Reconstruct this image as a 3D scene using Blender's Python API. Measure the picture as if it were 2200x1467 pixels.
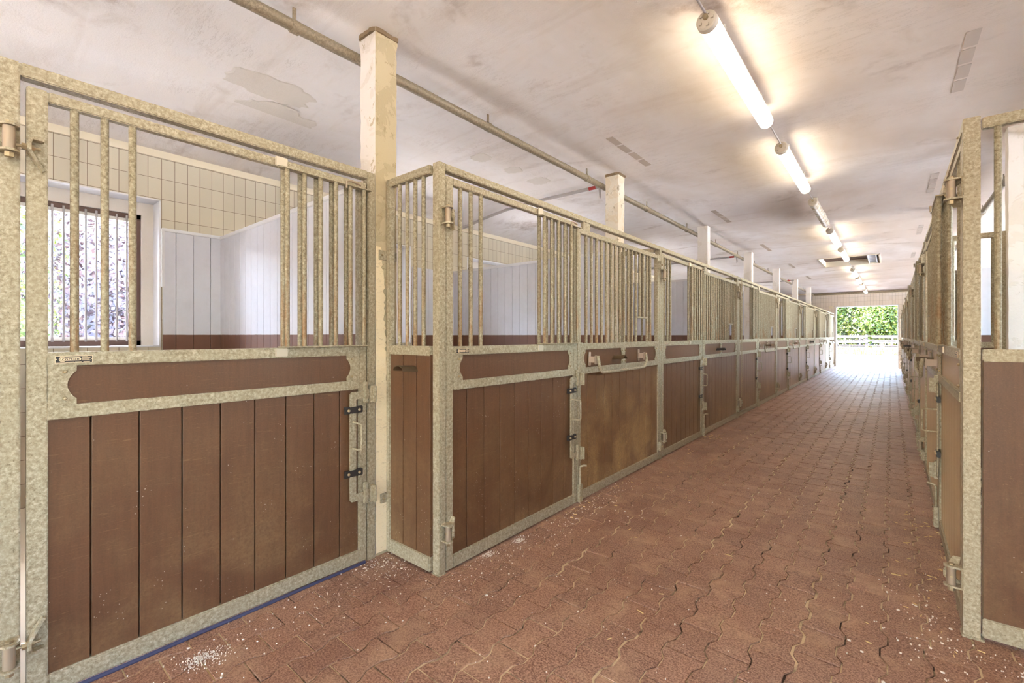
import bpy, bmesh, math, random
from mathutils import Vector, Matrix
R = random.Random(7)
scene = bpy.context.scene
for o in list(bpy.data.objects): bpy.data.objects.remove(o)
COL = scene.collection
PI = math.pi

# ---------------------------------------------------------------- camera
cd = bpy.data.cameras.new('camera'); cam = bpy.data.objects.new('camera', cd); COL.objects.link(cam)
cd.sensor_width = 36; cd.lens = 36 * 978 / 2200; cd.shift_y = -12.5 / 2200
cd.clip_start = 0.05; cd.clip_end = 400
cam.location = (0, 0, 1.36); cam.rotation_euler = (PI / 2, 0, math.atan(815 / 978))
scene.camera = cam
# ---------------------------------------------------------------- world, sun, exposure
w = bpy.data.worlds.new('sky'); scene.world = w; w.use_nodes = True
wn = w.node_tree; bg = wn.nodes['Background']
sk = wn.nodes.new('ShaderNodeTexSky'); sk.sky_type = 'NISHITA'; sk.sun_disc = False
sk.sun_elevation = math.radians(50); sk.sun_rotation = math.radians(255); sk.air_density = 1.2; sk.dust_density = 2
wn.links.new(sk.outputs[0], bg.inputs[0]); bg.inputs[1].default_value = 2.9
sd = bpy.data.lights.new('sun', 'SUN'); sd.energy = 22; sd.angle = math.radians(0.6); sd.color = (1, .95, .86)
so = bpy.data.objects.new('sun', sd); COL.objects.link(so)
so.rotation_euler = Vector((.60, .16, -.78)).to_track_quat('-Z', 'Y').to_euler()     # over the left garden, through the left windows
LAMP_POWER = 6.2
vs = scene.view_settings; vs.view_transform = 'Standard'; vs.look = 'None'; vs.gamma = 1; vs.use_curve_mapping = False
vs.exposure = 1.58

# ---------------------------------------------------------------- dimensions
XL, XR, ZC = -1.955, 0.25, 3.26          # fronts of the rows, ceiling
YE = 24.7                                 # end wall
XW, XW2 = -5.3, 3.7                       # outer walls

# ---------------------------------------------------------------- materials
def mat(name):
    m = bpy.data.materials.new(name); m.use_nodes = True
    return m, m.node_tree, m.node_tree.nodes['Principled BSDF']
def node(t, kind, **kw):
    n = t.nodes.new('ShaderNode' + kind)
    for k, v in kw.items():
        if k.startswith('i_'):
            key = k[2:]; key = int(key) if key.isdigit() else key.replace('_', ' ')
            n.inputs[key].default_value = v
        else: setattr(n, k, v)
    return n
def coords(t, scale=(1, 1, 1), kind='Object'):
    tc = node(t, 'TexCoord'); mp = node(t, 'Mapping'); mp.inputs['Scale'].default_value = scale
    t.links.new(tc.outputs[kind], mp.inputs[0]); return mp.outputs[0]
def wcoords(t, scale=(1, 1, 1)):
    g = node(t, 'NewGeometry'); mp = node(t, 'Mapping'); mp.inputs['Scale'].default_value = scale
    t.links.new(g.outputs['Position'], mp.inputs[0]); return mp.outputs[0]
def noise(t, v, sc, det=6, rough=.6, dist=0):
    n = node(t, 'TexNoise'); n.inputs['Scale'].default_value = sc; n.inputs['Detail'].default_value = det
    n.inputs['Roughness'].default_value = rough; n.inputs['Distortion'].default_value = dist
    t.links.new(v, n.inputs['Vector']); return n.outputs['Fac']
def ramp(t, f, stops, interp='LINEAR'):
    r = node(t, 'ValToRGB'); r.color_ramp.interpolation = interp
    while len(r.color_ramp.elements) < len(stops): r.color_ramp.elements.new(.5)
    for e, (p, c) in zip(r.color_ramp.elements, stops):
        e.position = p; e.color = (c, c, c, 1) if isinstance(c, (int, float)) else (*c, 1)
    t.links.new(f, r.inputs[0]); return r.outputs[0]
def mix(t, f, a, b, mode='MIX'):
    m = node(t, 'MixRGB', blend_type=mode)
    for i, x in ((0, f), (1, a), (2, b)):
        if isinstance(x, (int, float)): m.inputs[i].default_value = x
        elif isinstance(x, tuple): m.inputs[i].default_value = (*x, 1)
        else: t.links.new(x, m.inputs[i])
    return m.outputs[0]
def math_(t, op, a, b=0, c=None):
    m = node(t, 'Math', operation=op)
    for i, x in enumerate((a, b) if c is None else (a, b, c)):
        if isinstance(x, (int, float)): m.inputs[i].default_value = x
        else: t.links.new(x, m.inputs[i])
    return m.outputs[0]
def bump(t, b, h, strength=.3, dist=.01):
    n = node(t, 'Bump'); n.inputs['Strength'].default_value = strength; n.inputs['Distance'].default_value = dist
    t.links.new(h, n.inputs['Height']); t.links.new(n.outputs[0], b.inputs['Normal'])
def simple(name, col, rough=.6, metal=0, spec=.5):
    m, t, b = mat(name); b.inputs['Base Color'].default_value = (*col, 1)
    b.inputs['Roughness'].default_value = rough; b.inputs['Metallic'].default_value = metal
    b.inputs['Specular IOR Level'].default_value = spec
    return m
M = {}
def S(r, g, b):     # sRGB 0..255 -> linear
    f = lambda c: (c / 255 / 12.92) if c <= 10 else ((c / 255 + .055) / 1.055) ** 2.4
    return (f(r), f(g), f(b))

def steel(name, a, b_, c, rust=0.0, metal=.3):
    m, t, b = mat(name); v = wcoords(t)
    f = noise(t, v, 70, 7, .78, .2); f2 = noise(t, v, 9, 4, .6)
    col = ramp(t, f, [(.36, a), (.5, b_), (.63, c)])
    col = mix(t, ramp(t, f2, [(.45, 0.0), (.65, .45)]), col, b_)
    sp = noise(t, v, 120, 3, .7)
    col = mix(t, ramp(t, sp, [(.62, 0.0), (.70, .7)]), col, S(92, 78, 52))
    if rust:
        z = node(t, 'SeparateXYZ'); t.links.new(v, z.inputs[0])
        lo = ramp(t, math_(t, 'SUBTRACT', z.outputs[2], 1.2), [(.0, 1.0), (.75, 0.0)])
        rn = ramp(t, noise(t, wcoords(t, (1, 1, .12)), 26, 5, .7), [(.46, 0.0), (.62, 1.0)])
        col = mix(t, math_(t, 'MULTIPLY', math_(t, 'MULTIPLY', lo, rn), rust), col, S(138, 92, 44))
    t.links.new(col, b.inputs['Base Color'])
    b.inputs['Metallic'].default_value = metal
    t.links.new(ramp(t, f, [(.3, .62), (.7, .42)]), b.inputs['Roughness'])
    bump(t, b, f, .07, .002)
    return m
M['steel'] = steel('galvanised_steel', S(132, 119, 95), S(166, 154, 129), S(196, 186, 164), 0, .12)
M['bar'] = steel('galvanised_bar', S(112, 98, 74), S(150, 138, 112), S(186, 176, 152), .9, .12)
M['bolt'] = simple('zinc_bolt', S(176, 160, 130), .35, .7)
M['bronze'] = simple('dull_bushing', S(168, 150, 130), .45, .4)
M['black_plastic'] = simple('black_bracket', S(48, 42, 40), .5)
M['paint_white_plate'] = simple('pale_plate', S(205, 192, 172), .45, .3)

def boards(name, base, dust, dustamt, speck=.5):
    m, t, b = mat(name); v = wcoords(t)
    st = noise(t, wcoords(t, (1, 1, .08)), 60, 5, .6)
    fi = noise(t, v, 150, 3, .6)
    big = noise(t, v, 2.6, 4, .6, .5)
    col = mix(t, ramp(t, st, [(.3, 0.0), (.7, .6)]), tuple(c * .82 for c in base), tuple(c * 1.25 for c in base))
    col = mix(t, ramp(t, fi, [(.35, 0.0), (.7, .35)]), col, tuple(c * 1.5 for c in base))
    z = node(t, 'SeparateXYZ'); t.links.new(v, z.inputs[0])
    lo = ramp(t, z.outputs[2], [(.0, 1.0), (.9, .25), (1.0, .0)])
    df = math_(t, 'MULTIPLY', ramp(t, big, [(.42, 0.0), (.66, 1.0)]), math_(t, 'MULTIPLY', lo, dustamt))
    df = math_(t, 'MULTIPLY', df, ramp(t, noise(t, v, 70, 4, .7), [(.35, .35), (.6, 1.0)]))
    col = mix(t, df, col, dust)
    # scratches and paint specks
    vo = node(t, 'TexVoronoi'); vo.inputs['Scale'].default_value = 60; t.links.new(v, vo.inputs['Vector'])
    spn = noise(t, v, 7, 2, .5)
    near = math_(t, 'LESS_THAN', vo.outputs['Distance'], .13)
    keep = math_(t, 'GREATER_THAN', math_(t, 'ADD', spn, math_(t, 'MULTIPLY', lo, .10)), .655)
    col = mix(t, math_(t, 'MULTIPLY', math_(t, 'MULTIPLY', near, keep), speck), col, S(215, 205, 195))
    sc = noise(t, wcoords(t, (3, .5, 9)), 13, 3, .9, 1.2)
    col = mix(t, math_(t, 'MULTIPLY', ramp(t, sc, [(.62, 0.0), (.66, .4)]), .35), col, dust)
    t.links.new(col, b.inputs['Base Color'])
    b.inputs['Roughness'].default_value = .42; b.inputs['Specular IOR Level'].default_value = .45
    b.inputs['Sheen Weight'].default_value = .35; b.inputs['Sheen Roughness'].default_value = .35; b.inputs['Sheen Tint'].default_value = (*S(226, 192, 150), 1)
    bump(t, b, mix(t, .5, st, fi), .16, .004)
    return m
M['board'] = boards('brown_board', S(97, 66, 45), S(190, 158, 112), .25)
M['board_dusty'] = boards('dusty_brown_board', S(110, 78, 52), S(186, 154, 104), 1.0)

def plaster(name, base, warm, dark, sc=1.0, bmp=.25):
    m, t, b = mat(name); v = wcoords(t)
    big = noise(t, wcoords(t, (1, .45, 1)), .9 * sc, 5, .62, .6); med = noise(t, v, 3.2, 6, .7, .4); fine = noise(t, v, 85, 4, .7)
    col = mix(t, ramp(t, big, [(.4, 0.0), (.68, .6)]), base, warm)
    streak = ramp(t, noise(t, wcoords(t, (.35, 2.2, 1)), 1.6, 5, .65, .5), [(.54, 0.0), (.74, .3)])
    col = mix(t, streak, col, dark)
    col = mix(t, ramp(t, med, [(.58, 0.0), (.8, .4)]), col, dark)
    spk = ramp(t, noise(t, v, 42, 3, .8), [(.70, 0.0), (.77, .6)])
    col = mix(t, math_(t, 'MULTIPLY', spk, ramp(t, med, [(.48, 0.0), (.6, 1.0)])), col, S(110, 88, 66))
    t.links.new(col, b.inputs['Base Color']); b.inputs['Roughness'].default_value = .9; b.inputs['Specular IOR Level'].default_value = .15
    bump(t, b, fine, bmp, .004)
    return m
M['ceiling'] = plaster('old_ceiling_plaster', S(243, 238, 237), S(232, 222, 214), S(190, 170, 152), 1.0, .5)
t = M['ceiling'].node_tree; b = t.nodes['Principled BSDF']; v = wcoords(t); prev = b.inputs['Base Color'].links[0].from_socket
sx = node(t, 'SeparateXYZ'); t.links.new(v, sx.inputs[0])
soot = ramp(t, math_(t, 'ADD', math_(t, 'MULTIPLY', sx.outputs[0], .16), math_(t, 'MULTIPLY', noise(t, wcoords(t, (.8, .5, 1)), .8, 5, .6, .4), 1.1)), [(.12, 0.0), (.62, 1.0)])  # darker tan tone growing from left to right, broken up by noise
c1 = mix(t, math_(t, 'MULTIPLY', soot, .75), prev, S(198, 177, 158))
sm = math_(t, 'MULTIPLY', ramp(t, noise(t, wcoords(t, (.8, 1.3, 1)), 1.15, 4, .55, .8), [(.60, 0.0), (.70, 1.0)]), ramp(t, noise(t, v, 16, 6, .75), [(.38, .25), (.6, 1.0)]))
c1 = mix(t, math_(t, 'MULTIPLY', sm, .5), c1, S(150, 122, 98))
cr = ramp(t, noise(t, wcoords(t, (.25, 1.6, 1)), 4.5, 7, .8, .3), [(.49, 0.0), (.5, 1.0), (.51, 0.0)])
c1 = mix(t, math_(t, 'MULTIPLY', math_(t, 'MULTIPLY', cr, ramp(t, noise(t, v, 1.3), [(.5, 0.0), (.6, 1.0)])), .35), c1, S(140, 118, 96))
t.links.new(c1, b.inputs['Base Color'])
M['cream'] = simple('cream_strip', S(226, 214, 190), .8)
M['patch'] = plaster('grey_repair_plaster', S(226, 218, 210), S(218, 209, 199), S(204, 192, 180), 3, .5)

def tiles(name, axis, ox, oz, col1, col2):
    m, t, b = mat(name)
    g = node(t, 'NewGeometry'); s = node(t, 'SeparateXYZ'); t.links.new(g.outputs['Position'], s.inputs[0])
    c = node(t, 'CombineXYZ')
    t.links.new(math_(t, 'SUBTRACT', s.outputs[axis], ox), c.inputs[0]); t.links.new(math_(t, 'SUBTRACT', s.outputs[2], oz), c.inputs[1])
    br = node(t, 'TexBrick'); br.offset = 0; br.squash = 1
    for k, x in (('Scale', 1), ('Mortar Size', .0021), ('Mortar Smooth', .1), ('Bias', 0), ('Brick Width', .1035), ('Row Height', .19)): br.inputs[k].default_value = x
    t.links.new(c.outputs[0], br.inputs['Vector'])
    br.inputs['Color1'].default_value = (*col1, 1); br.inputs['Color2'].default_value = (*col2, 1); br.inputs['Mortar'].default_value = (*S(118, 98, 78), 1)
    t.links.new(br.outputs['Color'], b.inputs['Base Color']); b.inputs['Roughness'].default_value = .28
    inv = math_(t, 'SUBTRACT', 1, br.outputs['Fac']); bump(t, b, inv, .4, .003)
    return m
M['tile_side'] = tiles('beige_wall_tiles', 1, .0475, .179, S(206, 196, 176), S(198, 188, 168))
M['tile_end'] = tiles('cream_wall_tiles', 0, .03, .179, S(228, 216, 206), S(220, 206, 192))
def white_boards(name, axis):
    # white paint above the dado line, brown below it, on grooved boards
    m, t, b = mat(name); v = wcoords(t); z = node(t, 'SeparateXYZ'); t.links.new(v, z.inputs[0])
    f = noise(t, v, 7, 5, .7)
    col = mix(t, ramp(t, f, [(.45, 0.0), (.75, .35)]), S(214, 214, 222), S(196, 194, 198))
    spk = ramp(t, noise(t, wcoords(t, (1, 1, .2)), 30, 4, .8), [(.68, 0.0), (.75, .6)])
    col = mix(t, spk, col, S(190, 182, 172))
    e = math_(t, 'ADD', z.outputs[2], math_(t, 'MULTIPLY', noise(t, v, 14, 3), .006))
    col = mix(t, math_(t, 'LESS_THAN', e, 1.372), col, S(112, 76, 58))
    t.links.new(col, b.inputs['Base Color']); b.inputs['Roughness'].default_value = .5
    bump(t, b, noise(t, wcoords(t, (1, 1, .15)), 40, 4), .08, .004)
    return m
M['white_board'] = white_boards('white_painted_boards', 0)
M['white_paint'] = simple('white_paint', S(224, 223, 226), .5)

def pillar_mat(name, base, peel, raw, th, scale=5):
    m, t, b = mat(name); v = wcoords(t)
    f = noise(t, v, scale, 6, .62, .8); f2 = noise(t, v, scale * 1.7, 7, .7, .5); fine = noise(t, v, 60, 5, .7)
    col = mix(t, ramp(t, f, [(th, 0.0), (th + .02, 1.0)]), base, peel)
    col = mix(t, ramp(t, f2, [(.60, 0.0), (.62, .9)]), col, raw)
    col = mix(t, ramp(t, noise(t, v, 38, 4, .8), [(.68, 0.0), (.74, .7)]), col, S(120, 92, 62))
    t.links.new(col, b.inputs['Base Color']); b.inputs['Roughness'].default_value = .85
    h = mix(t, .5, ramp(t, f, [(th, 0.0), (th + .02, 1.0)]), fine)
    bump(t, b, h, .6, .006)
    return m
M['pillar_peel'] = pillar_mat('peeling_pillar_paint', S(226, 216, 208), S(218, 207, 196), S(186, 168, 140), .56, 7)
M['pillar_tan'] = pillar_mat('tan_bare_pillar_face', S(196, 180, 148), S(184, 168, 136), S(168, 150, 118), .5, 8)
M['pillar_blotch'] = pillar_mat('blotchy_pillar_paint', S(228, 218, 202), S(224, 210, 188), S(170, 156, 130), .5, 6)
M['pillar'] = pillar_mat('painted_pillar', S(232, 224, 216), S(226, 217, 206), S(222, 212, 200), .55, 2)
M['pillar_pale'] = simple('cream_flaking_paint', S(238, 220, 188), .8)
mm, t, b = mat('cream_trowelled_paint'); v = wcoords(t)
col = mix(t, ramp(t, noise(t, wcoords(t, (1, 1, 3)), 26, 5, .7, 1.5), [(.56, 0.0), (.66, .55)]), S(238, 220, 186), S(186, 164, 128))
t.links.new(col, b.inputs['Base Color']); b.inputs['Roughness'].default_value = .75
bump(t, b, noise(t, wcoords(t, (1, 1, 2.4)), 22, 5, .7, 1.2), .5, .008); M['cream_paint'] = mm

# floor pavers
m, t, b = mat('red_brown_pavers'); v = wcoords(t)
at = node(t, 'Attribute', attribute_name='tint')
f = noise(t, v, 120, 5, .85); f2 = noise(t, v, 1.1, 5, .65, .4); f3 = noise(t, v, 5, 5, .7)
col = mix(t, at.outputs['Fac'], S(118, 74, 56), S(152, 104, 80))
col = mix(t, ramp(t, f, [(.42, .0), (.58, 1.0)]), mix(t, .5, col, S(70, 44, 36)), mix(t, .5, col, S(218, 180, 154)))
col = mix(t, ramp(t, f2, [(.5, 0.0), (.72, .45)]), col, S(112, 64, 50))
col = mix(t, ramp(t, f3, [(.5, 0.0), (.72, .6)]), col, S(190, 156, 126))
t.links.new(col, b.inputs['Base Color']); b.inputs['Specular IOR Level'].default_value = .45
t.links.new(ramp(t, f, [(.3, .5), (.7, .64)]), b.inputs['Roughness'])
bump(t, b, f, .25, .003); M['paver'] = m
mm, t, b = mat('joint_sand'); v = wcoords(t)
col = mix(t, ramp(t, noise(t, v, 2.2, 5, .7), [(.40, 0.0), (.50, 1.0)]), S(62, 44, 36), S(206, 184, 150))
t.links.new(col, b.inputs['Base Color']); b.inputs['Roughness'].default_value = .95; M['sand'] = mm
M['strip'] = simple('greyish_strip', S(186, 170, 156), .9)
M['collar'] = simple('brown_mortar', S(128, 108, 84), .95)
M['stall_floor'] = simple('pale_shavings', S(236, 228, 210), .9)  # unseen stall floor, made pale to bounce light upward
M['flake'] = simple('white_flakes', S(232, 222, 210), .7)
M['straw'] = simple('straw', S(214, 186, 130), .7)
M['dark'] = simple('dark_rubber', S(40, 38, 44), .6)
M['blue'] = simple('blue_black_rubber', S(58, 60, 92), .45)
M['white_metal'] = simple('white_metal', S(222, 220, 214), .45)
M['brown_frame'] = simple('brown_window_frame', S(104, 82, 76), .45, .2)
M['grey_bar'] = simple('grey_window_bar', S(168, 164, 166), .45, .4)
M['hatch'] = simple('hatch_boards', S(104, 78, 64), .6)
M['pipe'] = steel('old_pipe', S(112, 98, 78), S(138, 124, 102), S(166, 152, 130), 0, .15)
M['pvc'] = simple('grey_conduit', S(172, 164, 160), .5)
M['red'] = simple('red_tape', S(170, 50, 46), .5)
M['endcap'] = simple('lamp_end_cap', S(196, 184, 166), .6)
M['lamp_body'] = simple('lamp_tray', S(214, 206, 192), .5)
m, t, b = mat('lamp_diffuser_on'); b.inputs['Base Color'].default_value = (.9, .9, .85, 1)
b.inputs['Emission Color'].default_value = (1, .87, .64, 1); b.inputs['Emission Strength'].default_value = LAMP_POWER; M['lamp_on'] = m
mm, t, b = mat('lamp_diffuser_off'); v = wcoords(t)
col = mix(t, ramp(t, noise(t, v, 9, 5, .7), [(.48, 0.0), (.6, 1.0)]), S(222, 212, 192), S(178, 156, 124))
t.links.new(col, b.inputs['Base Color']); b.inputs['Roughness'].default_value = .25; M['lamp_off'] = mm
M['plate_black'] = simple('plate_black', S(36, 32, 34), .4)
M['plate_cream'] = simple('plate_cream', S(226, 204, 172), .5)
m, t, b = mat('window_pane')
t.nodes.remove(b); out = t.nodes['Material Output']
tr = node(t, 'BsdfTransparent'); gl = node(t, 'BsdfGlossy'); gl.inputs['Roughness'].default_value = .02
fr = node(t, 'Fresnel'); fr.inputs[0].default_value = 1.3; mx = node(t, 'MixShader')
t.links.new(fr.outputs[0], mx.inputs[0]); t.links.new(tr.outputs[0], mx.inputs[1]); t.links.new(gl.outputs[0], mx.inputs[2]); t.links.new(mx.outputs[0], out.inputs[0]); M['glass'] = m
def leafmat(name, a, b_, c):
    m, t, b = mat(name); g = node(t, 'Attribute', attribute_name='tint')
    t.links.new(ramp(t, g.outputs['Fac'], [(0, a), (.5, b_), (1, c)]), b.inputs['Base Color'])
    b.inputs['Roughness'].default_value = .5; return m
M['leaf'] = leafmat('light_green_leaves', S(32, 52, 18), S(68, 88, 30), S(106, 112, 46))
M['leaf_blue'] = leafmat('blue_green_leaves', S(30, 48, 40), S(50, 68, 58), S(74, 88, 76))
M['leaf_red'] = leafmat('copper_leaves', S(68, 50, 52), S(92, 76, 80), S(96, 98, 88))
M['bark'] = simple('bark', S(120, 100, 84), .9)
M['wood_grey'] = simple('grey_weathered_wood', S(56, 48, 50), .9)
m, t, b = mat('sandy_ground'); v = wcoords(t)
t.links.new(mix(t, ramp(t, noise(t, v, .8, 5), [(.4, 0.0), (.6, 1.0)]), S(128, 118, 98), S(112, 92, 60)), b.inputs['Base Color']); b.inputs['Roughness'].default_value = .95; M['ground'] = m
M['drygrass'] = leafmat('dry_grass', S(94, 68, 32), S(116, 88, 44), S(100, 92, 44))
M['concrete'] = plaster('pale_concrete', S(190, 188, 190), S(182, 178, 176), S(164, 160, 158))
M['apron'] = simple('grey_yard_concrete', S(76, 74, 80), .9)
M['garden_wall'] = simple('grey_garden_wall', S(136, 126, 134), .9)
M['roof'] = simple('roof_tiles', S(110, 70, 56), .8)
M['lawn'] = simple('pale_gravel', S(232, 226, 218), .9)  # outside ground made pale to bounce sunlight in onto the ceiling

# ---------------------------------------------------------------- mesh helpers
class MB:
    """collects shapes in row space: u along the row, n out towards the aisle, z up; side -1 mirrors n"""
    def __init__(s, side=None): s.v = []; s.f = []; s.side = side
    def P(s, u, n, z): return (n * s.side, u, z) if s.side else (u, n, z)
    def poly(s, vs, fs):
        b = len(s.v); s.v += [s.P(*p) for p in vs]; s.f += [tuple(b + i for i in f) for f in fs]; return s
    def box(s, u0, u1, n0, n1, z0, z1):
        return s.poly([(u0, n0, z0), (u1, n0, z0), (u1, n1, z0), (u0, n1, z0), (u0, n0, z1), (u1, n0, z1), (u1, n1, z1), (u0, n1, z1)],
                      [(0, 3, 2, 1), (4, 5, 6, 7), (0, 1, 5, 4), (1, 2, 6, 5), (2, 3, 7, 6), (3, 0, 4, 7)])
    def tube(s, path, r, seg=10, cap=True, rs=None):
        path = [Vector(p) for p in path]; vs = []; n = len(path); up = None
        for i, p in enumerate(path):
            d = (path[min(i + 1, n - 1)] - path[max(i - 1, 0)]).normalized()
            if up is None: up = Vector((0, 0, 1)) if abs(d.z) < .9 else Vector((1, 0, 0))
            a = d.cross(up).normalized(); bb = a.cross(d).normalized(); up = bb
            rr = rs[i] if rs else r
            vs += [tuple(p + (a * math.cos(2 * PI * k / seg) + bb * math.sin(2 * PI * k / seg)) * rr) for k in range(seg)]
        fs = [(i * seg + k, i * seg + (k + 1) % seg, (i + 1) * seg + (k + 1) % seg, (i + 1) * seg + k) for i in range(n - 1) for k in range(seg)]
        if cap: fs += [tuple(range(seg - 1, -1, -1)), tuple((n - 1) * seg + k for k in range(seg))]
        return s.poly(vs, fs)
    def cyl(s, p0, p1, r, seg=12): return s.tube([p0, p1], r, seg)
    def prism(s, pts, n0, n1):      # outline in (u,z)
        k = len(pts)
        return s.poly([(u, n0, z) for u, z in pts] + [(u, n1, z) for u, z in pts],
                      [tuple(range(k - 1, -1, -1)), tuple(range(k, 2 * k))] + [(i, (i + 1) % k, k + (i + 1) % k, k + i) for i in range(k)])
    def prismz(s, pts, z0, z1):     # outline in (u,n)
        k = len(pts)
        return s.poly([(u, n, z0) for u, n in pts] + [(u, n, z1) for u, n in pts],
                      [tuple(range(k - 1, -1, -1)), tuple(range(k, 2 * k))] + [(i, (i + 1) % k, k + (i + 1) % k, k + i) for i in range(k)])
    def prismu(s, pts, u0, u1):     # outline in (n,z)
        k = len(pts)
        return s.poly([(u0, n, z) for n, z in pts] + [(u1, n, z) for n, z in pts],
                      [tuple(range(k - 1, -1, -1)), tuple(range(k, 2 * k))] + [(i, (i + 1) % k, k + (i + 1) % k, k + i) for i in range(k)])
    def ball(s, c, r, seg=8, flat=1):
        vs = []; fs = []; rings = 5
        for i in range(1, rings):
            a = PI * i / rings
            vs += [(c[0] + r * math.sin(a) * math.cos(2 * PI * k / seg), c[1] + flat * r * math.cos(a), c[2] + r * math.sin(a) * math.sin(2 * PI * k / seg)) for k in range(seg)]
        vs += [(c[0], c[1] + flat * r, c[2]), (c[0], c[1] - flat * r, c[2])]
        for i in range(rings - 2):
            fs += [(i * seg + k, i * seg + (k + 1) % seg, (i + 1) * seg + (k + 1) % seg, (i + 1) * seg + k) for k in range(seg)]
        T = len(vs) - 2
        fs += [(k, (k + 1) % seg, T) for k in range(seg)] + [((rings - 2) * seg + (k + 1) % seg, (rings - 2) * seg + k, T + 1) for k in range(seg)]
        return s.poly(vs, fs)
    def build(s, name, m, parent=None, bevel=0, smooth=True, seg=2):
        me = bpy.data.meshes.new(name); bm = bmesh.new(); vs = [bm.verts.new(p) for p in s.v]
        for f in s.f:
            try: bm.faces.new([vs[i] for i in f])
            except ValueError: pass
        bmesh.ops.recalc_face_normals(bm, faces=bm.faces)
        if bevel:
            es = [e for e in bm.edges if len(e.link_faces) == 2 and e.calc_face_angle(0) > .9]
            bmesh.ops.bevel(bm, geom=es, offset=bevel, segments=seg, affect='EDGES', clamp_overlap=True)
        if smooth:
            for f in bm.faces: f.smooth = True
            for e in bm.edges:
                if len(e.link_faces) == 2 and e.calc_face_angle(0) > .6: e.smooth = False
        bm.to_mesh(me); bm.free()
        me.materials.append(m if not isinstance(m, str) else M[m])
        o = bpy.data.objects.new(name, me); COL.objects.link(o)
        if parent: o.parent = parent
        return o
def tag(o, label=None, cat=None, group=None, kind=None):
    if label: o['label'] = label
    if cat: o['category'] = cat
    if group: o['group'] = group
    if kind: o['kind'] = kind
    return o
def thing(name, label, cat, loc=(0, 0, 0), rz=0, group=None):
    o = bpy.data.objects.new(name, None); COL.objects.link(o); o.empty_display_size = .1
    o.location = loc; o.rotation_euler = (0, 0, rz); return tag(o, label, cat, group)
def dup(o, parent=None):
    c = o.copy(); COL.objects.link(c); c.parent = parent
    for ch in list(o.children): dup(ch, c)
    return c
def struct(name, mb, m, **kw):
    o = mb.build(name, m, **kw); o['kind'] = 'structure'; return o
ORD = ['first', 'second', 'third', 'fourth', 'fifth', 'sixth', 'seventh', 'eighth']

# ---------------------------------------------------------------- building shell
# ceiling with a hatch opening
prof = [(-5.3, 3.10), (-5.22, 3.105), (-5.05, 3.14), (-4.75, 3.19), (-4.3, 3.235), (-3.7, 3.258), (-1.42, ZC), (-.2, ZC), (2.3, 3.258), (2.8, 3.235), (3.2, 3.19), (3.5, 3.14), (3.7, 3.10)]
mb = MB()
for y0, y1, hole in ((-7, 13.55, 0), (13.55, 15.25, 1), (15.25, YE, 0)):
    for (x0, z0), (x1, z1) in zip(prof, prof[1:]):
        if hole and x0 == -1.42: continue
        mb.poly([(x0, y0, z0), (x1, y0, z1), (x1, y1, z1), (x0, y1, z0), (x0, y0, z0 + .12), (x1, y0, z1 + .12), (x1, y1, z1 + .12), (x0, y1, z0 + .12)],
                [(0, 3, 2, 1), (4, 5, 6, 7), (0, 1, 5, 4), (2, 3, 7, 6), (1, 2, 6, 5), (3, 0, 4, 7)])
ceil = struct('ceiling', mb, 'ceiling')
for p in ceil.data.polygons: p.use_smooth = False
# unseen roof and gable, added to block light and cast the building's shade
mb = MB(); mb.prism([(-5.9, 3.5), (-.8, 6.6), (4.3, 3.5), (4.3, 3.42), (-.8, 6.45), (-5.9, 3.42)], -7.4, YE + .5)
struct('trim_1', mb, 'roof')
mb = MB(); mb.prism([(-5.5, 3.42), (-.8, 6.4), (3.9, 3.42)], YE + .02, YE + .22); struct('wall_gable_unseen', mb, 'concrete')
# floor base
mb = MB(); mb.box(-2.62, .9, -7, YE + .3, -.10, -.0055); mb.box(.9, 3.7, -7, 2.9, -.10, -.0055); floor_sand = struct('floor_bedding', mb, 'sand'); floor_sand.name = 'trim_2'
mb = MB(); mb.box(-5.3, -2.62, -7, YE, -.10, -.012); mb.box(.9, 3.7, 2.9, YE, -.10, -.012); struct('floor_stalls', mb, 'stall_floor').name = 'floor'
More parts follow.
